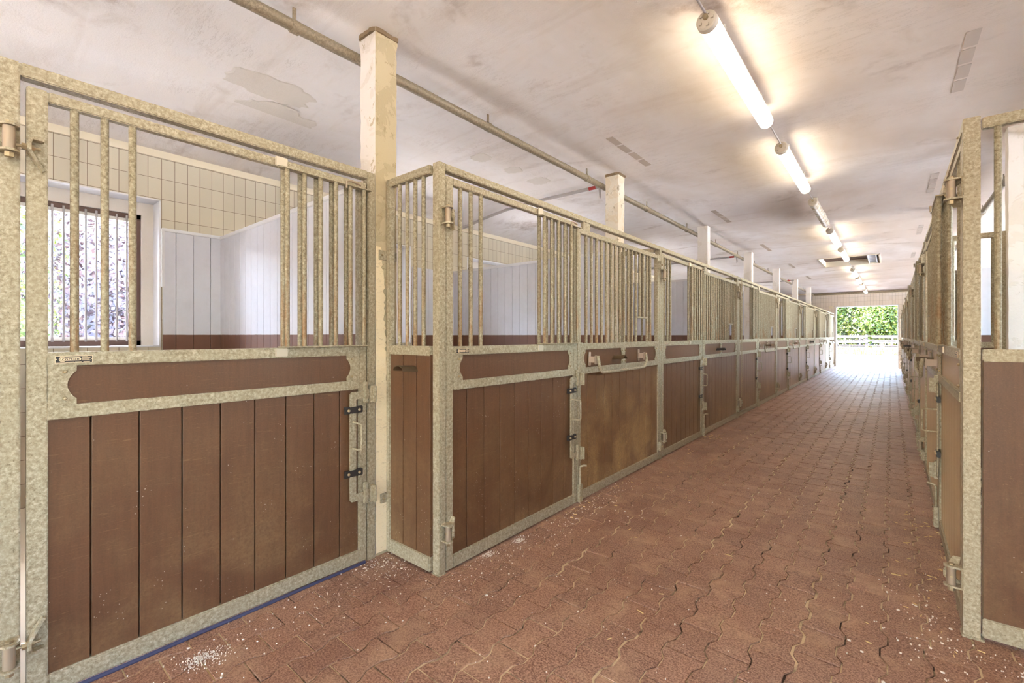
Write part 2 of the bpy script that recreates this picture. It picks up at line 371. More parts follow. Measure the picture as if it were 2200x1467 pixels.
# interlocking pavers
def pavers():
    bw, L, A = .1455, .222, .0128; vs = []; fs = []; tint = []
    def bound(xb, y, yj):              # zigzag: +A around the left column's joint, -A half a stone on
        ph = ((y - yj) / L) % 1.0
        d = min(ph, 1 - ph)
        return xb + A * max(-1, min(1, (.25 - d) / .10))
    k0, k1 = -8, 28
    for k in range(k0, k1):
        xb = -1.48 + bw * k; yj = 1.63 + (L / 2 if k % 2 else 0)
        n0 = int((-.9 - yj) / L); n1 = int((YE + .25 - yj) / L) + 1
        for n in range(n0, n1):
            y0 = yj + n * L
            if xb > .42 and y0 > 2.75: continue
            if xb < -2.63 or (xb > .42 and y0 < .6): continue
            if xb < -2.5 and not (0 < y0 < 2): continue
            g = .0028 if R.random() < .8 else .004
            def crack(kk, y):       # joints opened along every fourth course
                if kk % 4: return 0
                kk //= 4
                for a, b_ in {0: [(2.1, 3.2), (4.2, 7.4)], 1: [(1.5, 2.0), (3.0, 4.3), (5.0, 6.2)], 2: [(2.1, 3.0), (4.5, 6)]}.get(kk, []):
                    if a < y < b_: return .0032
                return .0008
            gl, gr = g + crack(k, y0 + L / 2), g + crack(k + 1, y0 + L / 2)
            ys = [0, .15, .35, .65, .85, 1]
            left = [(bound(xb, y0 + q * L, yj + L / 2) + gl, y0 + q * L) for q in ys]
            right = [(bound(xb + bw, y0 + q * L, yj) - gr, y0 + q * L) for q in ys]
            left[0] = (left[0][0], y0 + g); right[0] = (right[0][0], y0 + g); left[-1] = (left[-1][0], y0 + L - g); right[-1] = (right[-1][0], y0 + L - g)
            ring = right + left[::-1]
            cx, cy = xb + bw / 2, y0 + L / 2
            wav = .0022 * math.sin(cx * 3.1 + 1.3 * cy) + .002 * math.sin(cy * 2.3 - cx * 1.9)
            sx, sy, h = R.gauss(0, .006), R.gauss(0, .006), R.gauss(0, .0009) + wav * .5
            if R.random() < .012: h += .004; sx += .012
            # a few opened joints like the photograph's long cracks
            dx = 0
            b0 = len(vs); m_ = len(ring)
            Z = lambda x, y: h + sx * (x - cx) + sy * (y - cy)
            top = [(cx + (x - cx) * .978, cy + (y - cy) * .985, Z(x, y)) for x, y in ring]
            vs += top + [(x, y, Z(x, y) - .0022) for x, y in ring] + [(x, y, -.02) for x, y in ring]
            fs.append(tuple(range(b0, b0 + m_)))
            tv = min(1, max(0, R.gauss(.5, .25)))
            tint.append(tv)
            for lv in (0, 1):
                for i in range(m_):
                    j = (i + 1) % m_
                    fs.append((b0 + lv * m_ + i, b0 + (lv + 1) * m_ + i, b0 + (lv + 1) * m_ + j, b0 + lv * m_ + j)); tint.append(tv)
    me = bpy.data.meshes.new('floor_pavers'); me.from_pydata(vs, [], fs); me.update()
    a = me.attributes.new('tint', 'FLOAT', 'FACE'); a.data.foreach_set('value', tint)
    me.materials.append(M['paver']); o = bpy.data.objects.new('floor_pavers', me); COL.objects.link(o)
    o['kind'] = 'structure'
    return o
pavers()

# outer walls with windows
WZ0, WZ1 = 1.255, 2.64
wins = [(.06, 1.178), (2.97, 4.09), (5.22, 6.34), (9.3, 10.42), (12.6, 13.72), (15.9, 17.02), (19.2, 20.32)]
winsR = [(-5.9, -4.9), (-2.0, -1.1)] + [(3.5 + 3.28 * i, 5.6 + 3.28 * i) for i in range(6)]  # unseen right windows, added and widened for fill daylight
def side_wall(x0, x1, name, wl, gate=None, z0=WZ0, z1=WZ1):
    mb = MB(); y = -7
    if gate: mb.box(x0, x1, -7, gate[0], -.1, 3.4); mb.box(x0, x1, gate[0], gate[1], 2.95, 3.4); y = gate[1]
    for a, b in wl:
        mb.box(x0, x1, y, a, -.1, 3.4); mb.box(x0, x1, a, b, -.1, z0); mb.box(x0, x1, a, b, z1, 3.4); y = b
    mb.box(x0, x1, y, YE + .25, -.1, 3.4)
    struct(name, mb, 'tile_side')
side_wall(XW - .3, XW, 'wall_left', [(-4.9, -3.0)] + wins)  # first opening is unseen, added to let fill daylight in
side_wall(XW2, XW2 + .3, 'wall_right', winsR, None, 1.0, 2.95)
def window(i, x, s, a, b, WZ0=WZ0, WZ1=WZ1):      # s: outward direction of the wall
    mb = MB()      # reveal lining
    d = .30
    xa, xb = sorted((x - s * .004, x + s * .215))
    mb.box(xa, xb, a, a + .012, WZ0, WZ1); mb.box(xa, xb, b - .012, b, WZ0, WZ1); mb.box(xa, xb, a, b, WZ1 - .012, WZ1); mb.box(xa, xb, a, b, WZ0, WZ0 + .012)
    o = struct('window_%d' % i, mb, 'white_paint')
    mb = MB(); xa, xb = sorted((x + s * .20, x + s * .26)); t_ = .105       # plastered step round the frame
    mb.box(xa, xb, a, a + t_, WZ0, WZ1); mb.box(xa, xb, b - t_, b, WZ0, WZ1); mb.box(xa, xb, a + t_, b - t_, WZ1 - .13, WZ1)
    mb.build('window_surround', 'patch', o)
    mb = MB(); xa, xb = sorted((x + s * .22, x + s * .29)); a2, b2, z2, z3 = a + t_, b - t_, WZ0 + .012, WZ1 - .13
    for q in ((a2, a2 + .045, z2, z3), (b2 - .045, b2, z2, z3), (a2, b2, z3 - .045, z3), (a2, b2, z2, z2 + .05)): mb.box(q[0], q[1], xa if False else xa, xb, q[2], q[3]) if False else mb.box(xa, xb, q[0], q[1], q[2], q[3])
    f = mb.build('window_frame', 'brown_frame', o, bevel=.004)
    mb = MB(); xa, xb = sorted((x + s * .225, x + s * .27)); a3, b3, z4, z5 = a2 + .045, b2 - .045, z2 + .05, z3 - .045
    for q in ((a3, a3 + .03, z4, z5), (b3 - .03, b3, z4, z5), (a3, b3, z5 - .03, z5), (a3, b3, z4, z4 + .03)): mb.box(xa, xb, q[0], q[1], q[2], q[3])
    mb.build('window_sash', 'white_metal', o, bevel=.003)
    mb = MB(); mb.box(*sorted((x + s * .24, x + s * .246)), a3, b3, z4, z5); mb.build('window_pane', 'glass', o)
    n = int((b3 - a3) / .0705)
    for k in range(n):
        yy = a3 + .05 + k * .0705
        if yy > b3 - .03: break
        mb = MB(); mb.cyl((x + s * .20, yy, z4 - .01), (x + s * .20, yy, z5 + .02), .0085, 8); mb.build('window_bar', 'grey_bar', o)
wi = 1
for a, b in wins: window(wi, XW, -1, a, b); wi += 1
for a, b in winsR[2:4]: window(wi, XW2, 1, a, b, 1.0, 2.95); wi += 1
# cream strip between tiles and ceiling
for nm, xa, xb in (('trim_3', XW, XW + .012), ('trim_4', XW2 - .012, XW2)):
    mb = MB(); mb.box(xa, xb, -7, YE, 3.035, 3.12); struct(nm, mb, 'cream')
# end wall and its opening
DX0, DX1, DZ = -1.915, .235, 2.655
mb = MB(); mb.box(XW, DX0, YE, YE + .24, -.1, 3.4); mb.box(DX1, XW2, YE, YE + .24, -.1, 3.4); mb.box(DX0, DX1, YE, YE + .24, DZ, 3.4)
struct('wall_back', mb, 'tile_end')
mb = MB(); mb.box(DX0, DX0 + .045, YE - .01, YE + .26, 0, DZ); mb.box(DX1 - .03, DX1, YE - .01, YE + .26, 0, DZ); mb.box(DX0, DX1, YE - .01, YE + .26, DZ - .03, DZ)
struct('door_1', mb, 'white_paint', bevel=.003)
mb = MB(); mb.box(XW, XW2, YE - .02, YE, 3.15, 3.26); struct('trim_5', mb, 'cream')
mb = MB(); mb.box(DX0, DX1, YE + .0, YE + .5, -.08, -.004); struct('trim_6', mb, 'concrete')
# unseen wall behind the camera; its entrance is sized to let fill daylight in
mb = MB(); mb.box(XW, -1.95, -7.24, -7, -.1, 3.4); mb.box(.3, XW2, -7.24, -7, -.1, 3.4); mb.box(-1.95, .3, -7.24, -7, 2.4, 3.4)
struct('wall_front', mb, 'tile_end')

# ---------------------------------------------------------------- outdoors
mb = MB(); mb.box(-60, 60, YE + 6.5, 140, -.25, -.06); mb.box(-60, 60, -60, -7.24, -.25, -.06); struct('ground', mb, 'ground').name = 'floor_yard'
mb = MB(); mb.box(-14, 14, YE + .25, YE + 17, -.2, -.03); struct('floor_apron', mb, 'apron')
mb = MB(); mb.box(-60, XW - .3, -60, YE + .24, -.25, -.05); struct('floor_lawn', mb, 'lawn')
mb = MB(); mb.box(XW2 + .3, 60, -60, YE + .24, -.25, -.05); struct('floor_courtyard', mb, 'lawn')  # unseen pale yard, added to bounce light to the ceiling

def leaf_mesh(name, blobs, n, size, m, parent=None, seed=1, cards=None):
    r = random.Random(seed); vs = []; fs = []; tn = []
    tot = sum(bl[3] * bl[4] * bl[5] for bl in blobs) ** 1
    for (cx, cy, cz, rx, ry, rz) in blobs:
        k = int(n * rx * ry * rz / tot)
        for _ in range(k):
            d = Vector((r.gauss(0, 1), r.gauss(0, 1), r.gauss(0, 1))).normalized(); q = r.uniform(.72, 1.03)
            p = Vector((cx + d.x * rx * q, cy + d.y * ry * q, cz + d.z * rz * q))
            if p.z < .02: p.z = r.uniform(.02, .3)
            nn = (d + Vector((r.gauss(0, .6), r.gauss(0, .6), r.gauss(0, .6)))).normalized()
            a = nn.orthogonal().normalized(); a = Matrix.Rotation(r.uniform(0, 6.28), 3, nn) @ a; bq = nn.cross(a)
            L = size * r.uniform(.6, 1.3); W = L * .33; b0 = len(vs)
            vs += [tuple(p - a * L * .5), tuple(p + bq * W + nn * L * .06), tuple(p + a * L * .5 - nn * L * .1), tuple(p - bq * W + nn * L * .06)]
            fs.append((b0, b0 + 1, b0 + 2, b0 + 3)); tn.append(min(1, max(0, r.gauss(.5, .28))))
    me = bpy.data.meshes.new(name); me.from_pydata(vs, [], fs); me.update()
    at = me.attributes.new('tint', 'FLOAT', 'FACE'); at.data.foreach_set('value', tn)
    me.materials.append(M[m]); o = bpy.data.objects.new(name, me); COL.objects.link(o)
    if parent: o.parent = parent
    return o
def tree(x, y, h, rr, m, label, seed, n=7000, size=.3, group=None):
    r = random.Random(seed); t_ = thing('tree', label, 'tree', (x, y, -.05), 0, group)
    mb = MB(); pts = [(0, 0, 0), (.1, .05, h * .25), (-.05, .1, h * .5), (.08, 0, h * .8)]
    mb.tube(pts, .1, 8, rs=[.16, .12, .09, .03])
    for _ in range(6):
        z = h * r.uniform(.2, .6); a = r.uniform(0, 6.28)
        mb.tube([(0.05, .05, z), (math.cos(a) * rr * .4, math.sin(a) * rr * .4, z + h * .15), (math.cos(a) * rr * .7, math.sin(a) * rr * .7, z + h * .22)], .04, 6, rs=[.06, .04, .02])
    mb.build('trunk', 'bark', t_)
    bl = [(0, 0, h * .55, rr * .9, rr * .8, h * .45)]
    for _ in range(9):
        a = r.uniform(0, 6.28); q = r.uniform(.3, .75) * rr
        bl.append((math.cos(a) * q, math.sin(a) * q, h * r.uniform(.22, .9), rr * r.uniform(.3, .5), rr * r.uniform(.3, .5), h * r.uniform(.1, .2)))
    leaf_mesh('foliage', bl, n, size, m, t_, seed)
YT, YF = 58, 51
for i, (x, rr, h, mm_, lab) in enumerate([(-9.3, 2.3, 8, 'leaf', 'broad light green tree beyond the fence, farthest left of the row'), (-4.4, 2.3, 8.6, 'leaf', 'bright yellow green tree filling the left of the end doorway'),
        (.5, 2.3, 8.0, 'leaf', 'bright green tree in the middle of the end doorway'), (5.2, 2.2, 8.4, 'leaf_blue', 'blue green tree at the right edge of the end doorway'), (10.0, 2.3, 8.0, 'leaf', 'light green tree beyond the fence, farthest right of the row')]):
    tree(x - 1.2, YT + (2 if mm_ == 'leaf_blue' else 0), h, rr, mm_, lab, 40 + i, 24000, .24)
tree(3.4, YF + 1.9, 3.2, 1.1, 'leaf', 'low round shrub tree behind the fence gate post', 60, 3000, .3)
hedge = leaf_mesh('hedge', [(x, YT + 7.5, 3.0, 2.4, 1.2, 3.8) for x in range(-18, 18, 2)], 40000, .34, 'leaf', None, 5)
tag(hedge, 'continuous green hedge behind the trees beyond the end doorway', 'hedge', kind='stuff')
# fence at the paddock

def fence_section(x0, x1, posts, label):
    t_ = thing('paddock_fence', label, 'fence', (x0, YF, -.06))
    for px_ in posts:
        mb = MB(); mb.box(px_ - x0 - .10, px_ - x0 + .10, -.1, .1, 0, 1.52); mb.build('post', 'wood_grey', t_, bevel=.01)
    for z in (.38, .83, 1.28):
        mb = MB(); mb.box(0, x1 - x0, -.13, -.1, z - .09, z + .09); mb.build('rail', 'wood_grey', t_, bevel=.006)
fence_section(-12, -1.6, [-12, -9.4, -6.8, -4.2, -1.7], 'weathered grey three-rail wooden fence left of the middle post')
fence_section(-1.3, 1.55, [.9 - .1 + .4], 'short weathered fence panel between the middle post and the gate')
g_ = thing('paddock_gate', 'grey wooden paddock gate with a diagonal brace', 'gate', (1.6, YF, -.06))
mb = MB(); mb.box(0, .14, -.08, .08, 0, 1.5); mb.build('post', 'wood_grey', g_, bevel=.01)
mb = MB()
for z in (.2, .8, 1.35): mb.box(.14, 3.6, -.06, -.02, z - .07, z + .07)
mb.prism([(.16, 1.28), (.16, 1.40), (3.5, .28), (3.5, .16)], -.02, .02); mb.build('rails', 'wood_grey', g_)
fence_section(5.4, 12, [5.4, 8, 10.6], 'weathered grey wooden fence right of the gate')
fb = thing('paddock_fence', 'second pale fence line farther back in the paddock', 'fence', (-12, YF + 3.9, -.06))
for k in range(10):
    mb = MB(); mb.box(k * 2.4, k * 2.4 + .14, 0, .14, 0, 1.45); mb.build('post', 'wood_grey', fb)
for z in (.5, 1.0, 1.4):
    mb = MB(); mb.box(0, 24, -.03, 0, z - .06, z + .06); mb.build('rail', 'wood_grey', fb)
# dry grass tufts
def grass(name, x0, x1, y0, y1, n, h, seed, m='drygrass'):
    r = random.Random(seed); vs = []; fs = []; tn = []
    for _ in range(n):
        x, y = r.uniform(x0, x1), y0 + (y1 - y0) * r.random()
        a = r.uniform(0, 6.28); hh = h * r.uniform(.4, 1.3); w_ = .02 * hh / .2
        lx, ly = r.gauss(0, .25) * hh, r.gauss(0, .25) * hh; b0 = len(vs)
        vs += [(x - w_ * math.cos(a), y - w_ * math.sin(a), -.06), (x + w_ * math.cos(a), y + w_ * math.sin(a), -.06), (x + lx, y + ly, hh - .06)]
        fs.append((b0, b0 + 1, b0 + 2)); tn.append(r.random())
    me = bpy.data.meshes.new(name); me.from_pydata(vs, [], fs); me.update()
    at = me.attributes.new('tint', 'FLOAT', 'FACE'); at.data.foreach_set('value', tn)
    me.materials.append(M[m]); o = bpy.data.objects.new(name, me); COL.objects.link(o); return o
tag(grass('dry_grass', -12, 12, 42, 56, 14000, .35, 3), 'straw coloured dry grass around the paddock fence', 'grass', kind='stuff')
mb = MB(); mb.box(-17.6, -17.2, -14, 24, -.1, 5.2); struct('wall_garden', mb, 'garden_wall')  # added backing that hides bright sky gaps behind the hedge
# garden seen through the stall windows
tag(leaf_mesh('garden_hedge', [(-14 - (i % 3) * .6, -6 + i * 2.0, 1.9, 1.5, 1.7, 2.7) for i in range(19)], 110000, .13, 'leaf_red', None, 8),
    'sunlit hedge of pale reddish leaves outside the left windows', 'hedge', kind='stuff')
tag(leaf_mesh('flower_bed', [(-11.7, -5 + i * 1.3, .45, .5, .8, .55) for i in range(16)], 12000, .07, 'leaf_red', None, 9),
    'low pale plants in front of the reddish hedge outside', 'plants', kind='stuff')
tree(-9.8, .2, 4.4, 1.0, 'leaf', 'slim garden tree with a curved trunk outside the first window', 77, 5000, .08)

# ---------------------------------------------------------------- pillars
def pillar(x, y, m, label, seed, rough=.0, group=None):
    r = random.Random(seed); a, b = .165, .155; nz = 60
    vs = []; fs = []; ring = [(-a / 2 + a * i / 4, -b / 2) for i in range(4)] + [(a / 2, -b / 2 + b * i / 4) for i in range(4)] + [(a / 2 - a * i / 4, b / 2) for i in range(4)] + [(-a / 2, b / 2 - b * i / 4) for i in range(4)]
    for k in range(nz + 1):
        z = k / nz * (ZC + .01)
        for i, (px_, py_) in enumerate(ring):
            c_ = i % 4 == 0; j = rough * (2.2 if c_ else .7) * (r.random() - .65)
            fl = 1.0 + (.12 * rough / .004 * r.random() if z > ZC - .06 and rough else 0)
            vs.append((px_ * (1 + j / .08) * fl, py_ * (1 + j / .08) * fl, z))
    m_ = len(ring)
    for k in range(nz):
        for i in range(m_):
            fs.append((k * m_ + i, k * m_ + (i + 1) % m_, (k + 1) * m_ + (i + 1) % m_, (k + 1) * m_ + i))
    mb = MB(); mb.poly(vs, fs); o = mb.build('concrete_pillar', m, smooth=False); o.location = (x, y, 0)
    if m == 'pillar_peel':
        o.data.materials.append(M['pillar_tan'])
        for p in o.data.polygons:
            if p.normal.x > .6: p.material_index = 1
    return tag(o, label, 'pillar', group)
PYL = [1.69, 4.93, 8.27, 11.5, 14.8, 18.05, 21.35]
PX = -2.52
labs = ['peeling cream pillar beside the recessed near stall door', 'blotchy flaking pillar rising behind the left row grilles']
p1 = pillar(PX, PYL[0], 'pillar_peel', labs[0], 1, .0022)
pillar(PX, PYL[1], 'pillar_blotch', labs[1], 2, .0016)
for i, y in enumerate(PYL[2:]):
    pillar(PX, y, 'pillar', 'smooth white pillar above the left row, %s white one from the camera' % ORD[i], 3 + i, .001)
# thick cream paint coat on the lower aisle face of the first pillar
r = random.Random(5); mb = MB(); Lp = []; Rp = []
zz = 0.02
while zz < 1.92:
    base = .092 if zz < 1.05 else .088 - (zz - 1.05) * .045
    Rp.append((base + r.uniform(-.014, .012), zz)); Lp.append((.0 + r.uniform(0, .003), zz)); zz += .018
poly = Lp + Rp[::-1]
k = len(Lp); vsq = [(u, 0, z) for u, z in Lp] + [(u, 0, z) for u, z in Rp] + [(u, .005, z) for u, z in Lp] + [(u - .004, .005, z) for u, z in Rp]
fq = []
for i in range(k - 1):
    fq += [(2 * k + i, 2 * k + i + 1, 3 * k + i + 1, 3 * k + i), (k + i, k + i + 1, 3 * k + i + 1, 3 * k + i), (i, i + 1, 2 * k + i + 1, 2 * k + i)]
mb = MB(1); mb.poly(vsq, fq)
o = mb.build('paint_coat', 'cream_paint', p1); o['label'] = 'thick cream paint with a ragged edge'; o.location = (.0825, -.0775, 0)
for z, u0, u1, nm in ((1.86, .02, .15, 0), (.455, .10, .17, 1), (.35, .03, .13, 2)):
    mb = MB(1); mb.box(u0, u1, 0, .012, z - .03, z + .03); br = mb.build('fixing_bracket', 'steel', p1, bevel=.003); br.location = (.084, -.0775, 0)
    [MB(1).ball((q, .014, z), .008, 8).build('bolt', 'bolt', br) for q in (u0 + .02, u1 - .015)]
for nm_, q in ((p1, PYL[0]), (bpy.data.objects['concrete_pillar.001'], PYL[1])):
    r = random.Random(9); mb = MB(); ring = []
    for i in range(28):
        a = 2 * PI * i / 28; e = max(abs(math.cos(a)), abs(math.sin(a))); k_ = .093 / e * (1 + r.uniform(-.06, .09)); ring.append((k_ * math.cos(a), k_ * math.sin(a)))
    mb.prismz(ring, ZC - .026, ZC + .005); c_ = mb.build('mortar_collar', 'collar', nm_, smooth=False)
PYR = [2.82, 6.15, 9.45, 12.75, 16.0, 19.3, 22.6]
for i, y in enumerate(PYR):
    pillar(.90, y, 'pillar', 'white painted pillar behind the right row, %s from the near end' % ORD[i], 30 + i, .0015)

# ---------------------------------------------------------------- ceiling fittings
def long_pipe(x, z, lab):
    o = thing('ceiling_pipe', lab, 'pipe', (x, 0, z)); mb = MB(); r = random.Random(3)
    pts = [(r.uniform(-.004, .004), y, r.uniform(-.004, .004)) for y in [-6.9 + 1.0 * i for i in range(32)] if y < 24.6]
    mb.tube(pts, .033, 12); mb.build('tube', 'pipe', o)
    for y in [-5.4 + 1.65 * i for i in range(18)]:
        mb = MB(); mb.tube([(0, y, 0), (0, y + .045, 0)], .038, 12); mb.box(-.005, .005, y + .01, y + .03, .02, ZC - z); mb.build('clamp', 'pipe', o)
long_pipe(-2.66, 3.15, 'long rusty pipe under the ceiling along the left pillars')
long_pipe(1.015, 3.15, 'long pipe under the ceiling above the right row')
for i, (y, xe) in enumerate([(5.02, -2.72), (11.5, -2.72), (17.7, -2.5)]):
    o = thing('conduit_branch', 'thin grey conduit crossing over the left stalls, %s from the camera' % ORD[i], 'pipe', (-5.2, y, 3.205))
    mb = MB(); mb.tube([(-.02, 0, -.15), (.15, 0, -.125), (.45, 0, -.075), (.9, 0, -.02), (1.4, 0, 0), (xe + 5.2, 0, 0)], .021, 10); mb.build('tube', 'pvc', o)
    mb = MB(); mb.tube([(xe + 5.0, 0, 0), (xe + 5.1, 0, 0)], .022, 10); cc = mb.build('tape', 'red', o); 
    mb = MB(); mb.prism([(xe + 5.13, 0), (xe + 5.16, 0), (xe + 5.17, -.12), (xe + 5.15, -.16)], -.004, .004); mb.build('loose_tape_end', 'pvc', o)
# fluorescent lamps
LX, LR = -.80, .052
def lamp(y, on, lab, L=1.62):
    o = thing('ceiling_lamp', lab, 'lamp', (LX, y, 3.135), 0, None)
    seg = 20
    def ring(r_, y_): return [(r_ * 1.0 * math.cos(2 * PI * k / seg), y_, r_ * math.sin(2 * PI * k / seg)) for k in range(seg)]
    mb = MB(); ka = [math.radians(32 + 116 * q / 8) for q in range(9)]
    for q in range(8):
        A, B = ka[q], ka[q + 1]; r0, r1 = LR + .0005, LR + .005
        mb.prismz([], 0, 0) if False else mb.poly([(r_ * math.cos(t_), yy, r_ * math.sin(t_)) for yy in (.03, L - .03) for t_, r_ in ((A, r0), (B, r0), (B, r1), (A, r1))],
            [(0, 1, 2, 3), (7, 6, 5, 4), (0, 4, 5, 1), (1, 5, 6, 2), (2, 6, 7, 3), (3, 7, 4, 0)])
    mb.build('lamp_tray', 'lamp_body', o)
    mb = MB(); mb.tube([(0, .035, 0), (0, L - .02, 0), (0, L - .008, 0), (0, L, 0)], LR, seg, rs=[LR, LR, LR * .93, LR * .7]); mb.build('diffuser', 'lamp_on' if on else 'lamp_off', o)
    mb = MB(); mb.tube([(0, 0, 0), (0, .008, 0), (0, .045, 0)], LR, seg, rs=[LR * .9, LR + .004, LR + .005]); c = mb.build('end_cap', 'endcap', o)
    for a in (0, 1.2, 2.4, 3.7, 5): MB().box(.034 * math.cos(a) - .007, .034 * math.cos(a) + .007, -.010, .004, .034 * math.sin(a) - .007, .034 * math.sin(a) + .007).build('cap_clip', 'endcap', c)
    mb = MB(); mb.tube([(0, -.02, .01), (0, .0, .01)], .014, 10); mb.build('cable_gland', 'bolt', c)
    for yy in (.3, L - .3):
        mb = MB(); mb.box(-.02, .02, yy, yy + .03, LR - .006, ZC - 3.135); mb.build('mounting_clip', 'lamp_body', o)
lamps = [(-4.2, 1), (-1.85, 1), (.40, 1), (2.66, 1), (4.92, 1), (7.18, 0), (9.35, 1), (11.55, 1), (15.28, 1), (17.5, 1), (19.75, 1), (22.1, 1)]  # the two lamps farthest behind the camera are unseen, added for light
names = ['unseen, added for light, farthest behind the camera', 'unseen, added for light, second one behind the camera', 'just behind the camera', 'long lit tube, the largest and nearest on the ceiling', 'second lit tube from the camera', 'unlit dusty tube with a grey diffuser', 'lit tube just beyond the unlit one', 'lit tube right before the ceiling hatch', 'lit tube directly past the ceiling hatch', 'second lit tube past the ceiling hatch', 'third lit tube past the ceiling hatch', 'small lit tube nearest the end doorway']
for (y, on), nm in zip(lamps, names): lamp(y, on, 'cylindrical ceiling lamp, ' + nm if 'tube' not in nm else nm)
for i, ((y, _), (y2, _)) in enumerate(zip(lamps[1:], lamps[2:])):
    if y2 < 0: continue
    mb = MB(); mb.tube([(LX, y + 1.6, 3.165), (LX, y2 - .01, 3.165)], .007, 8)
    tag(mb.build('lamp_conduit', 'pvc'), 'thin conduit joining two ceiling lamps, %s from the camera' % (ORD + ['ninth', 'tenth', 'eleventh'])[i], 'conduit')
# hatch
h = thing('ceiling_hatch', 'dark rectangular loft hatch in the ceiling with brown boards', 'hatch', (-.81, 14.4, ZC))
mb = MB()
for q in ((-.61, -.58, -.85, .85), (.58, .61, -.85, .85), (-.61, .61, -.85, -.82), (-.61, .61, .82, .85)): mb.box(q[0], q[1], q[2], q[3], -.012, .42)
mb.build('hatch_frame', 'cream', h, bevel=.002)
mb = MB(); mb.box(-.61, .61, -.85, .85, .42, .44)
for k in range(8): mb.box(-.58 + k * .145, -.58 + k * .145 + .138, -.82, .82, .10, .42) if False else None
for k in range(8): mb.box(-.58 + k * .145, -.58 + k * .145 + .14, -.82, .82, .13, .15)
mb.build('hatch_lid', 'hatch', h)
mb = MB(); mb.box(.36, .38, -.8, .8, .0, .10); mb.box(.52, .54, -.8, .8, 0, .10)
for k in range(6): mb.box(.38, .52, -.7 + k * .27, -.66 + k * .27, .02, .08)
tag(mb.build('folding_ladder', 'white_paint'), 'white folding ladder stowed in the loft hatch', 'ladder').location = (-.81, 14.4, ZC)
# repaired strips and plaster patches on the ceiling
def flat_patch(cx, cy, rx, ry, m, lab, cat, seed, z=ZC, ang=0, name='plaster_patch', group=None):
    r = random.Random(seed); pts = []
    for k in range(34):
        a = 2 * PI * k / 34; q = 1 + r.uniform(-.13, .13); e = .75
        x = rx * q * math.copysign(abs(math.cos(a)) ** e, math.cos(a)); y = ry * q * math.copysign(abs(math.sin(a)) ** e, math.sin(a))
        pts.append((x * math.cos(ang) - y * math.sin(ang), x * math.sin(ang) + y * math.cos(ang)))
    mb = MB(); k = len(pts); mb.poly([(x * 1.06, y * 1.06, 0) for x, y in pts] + [(x, y, -.004) for x, y in pts], [tuple(range(k, 2 * k))] + [(i, (i + 1) % k, k + (i + 1) % k, k + i) for i in range(k)])
    o = mb.build(name, m, smooth=False); o.location = (cx, cy, z); tag(o, lab, cat, group)
flat_patch(-3.66, 1.50, .17, .30, 'patch', 'grey plaster patch on the ceiling left of the first pillar, upper one', 'plaster patch', 1, 3.257)
flat_patch(-4.12, 1.70, .24, .32, 'patch', 'large grey plaster patch on the ceiling over the near stall, lower one', 'plaster patch', 2, 3.248)
flat_patch(-3.36, 3.52, .10, .10, 'patch', 'small oval plaster patch on the ceiling, left of three', 'plaster patch', 3, ZC - .001)
flat_patch(-3.33, 4.02, .10, .09, 'patch', 'small oval plaster patch on the ceiling, middle of three', 'plaster patch', 4, ZC - .001)
flat_patch(-3.33, 4.5, .12, .12, 'patch', 'small oval plaster patch on the ceiling, right of three', 'plaster patch', 5, ZC - .001)
for side, x, ys, nm in ((0, -2.08, (3.94, 7.25, 10.6, 13.9, 17.2), 'left'), (1, .395, (4.0, 7.25, 10.5, 13.8), 'right')):
    for i, y in enumerate(ys):
        mb = MB()
        for k in range(4): mb.box(-.033 - .004 * (k % 2), .033 + .003 * ((k + 1) % 2), k * .24 + .01, k * .24 + .215, -.004, .002)
        tag(mb.build('repair_strip', 'strip'), 'narrow repair strip in the ceiling %s of the lamps, %s from the camera' % (nm, ORD[i]), 'repair strip').location = (x, y, ZC)
# duct, sliding-door track and switch box at the end wall
o = thing('ventilation_duct', 'fat grey duct with a round end beside the end wall', 'duct', (-3.9, 23.6, 2.98))
mb = MB(); mb.tube([(0, 0, 0), (1.0, 0, 0), (1.18, 0, 0)], .17, 20, rs=[.16, .16, .18]); mb.build('duct_tube', 'pvc', o)
mb = MB(); mb.tube([(1.18, 0, 0), (1.22, 0, 0)], .15, 20); mb.build('fan_grille', 'dark', o)
mb = MB(); mb.box(0, 4.9, -.05, .05, -.04, .04); mb.tube([(0, -.09, .02), (4.9, -.09, .02)], .02, 8)
tag(mb.build('door_track', 'pipe'), 'dark sliding door track under the ceiling at the end wall', 'door track').location = (-2.75, YE - .2, 3.20)
mb = MB(); mb.box(-.07, .07, -.06, 0, -.05, .05); tag(mb.build('junction_box', 'cream', bevel=.006), 'small cream box on the end wall left of the doorway', 'box').location = (-2.07, YE, 2.62)

# ---------------------------------------------------------------- stable partitions
def partition(y, x0, x1, z, side, label, ztilt=.0):
    o = thing('stall_partition', label, 'partition', (x0, y, 0))
    mb = MB(); L = x1 - x0; n = int(abs(L) / .135); s = 1 if L > 0 else -1
    for k in range(n + 1):
        a, b_ = k * .135, min(abs(L), k * .135 + .1315)
        if b_ - a < .02: continue
        mb.box(*sorted((s * a, s * b_)), -.02, .02, .01, z - .03)
    mb.build('boards', 'white_board', o, bevel=.0015, seg=1)
    mb = MB(); mb.box(*sorted((0, L)), -.03, .03, z - .035, z); mb.build('top_rail', 'white_paint', o, bevel=.004)
for i, y in enumerate(PYL):
    partition(y, XW + .0, PX - .09, 2.37, 1, 'white boarded partition between left stalls, %s from the camera' % ORD[i])
partition(-1.58, XW, PX + .2, 2.37, 1, 'white boarded partition behind the near stall, left of the picture')
for i, y in enumerate(PYR[1:]):
    partition(y, XW2, .99, 2.37, -1, 'white boarded partition between the right stalls, %s from the camera' % ORD[i])
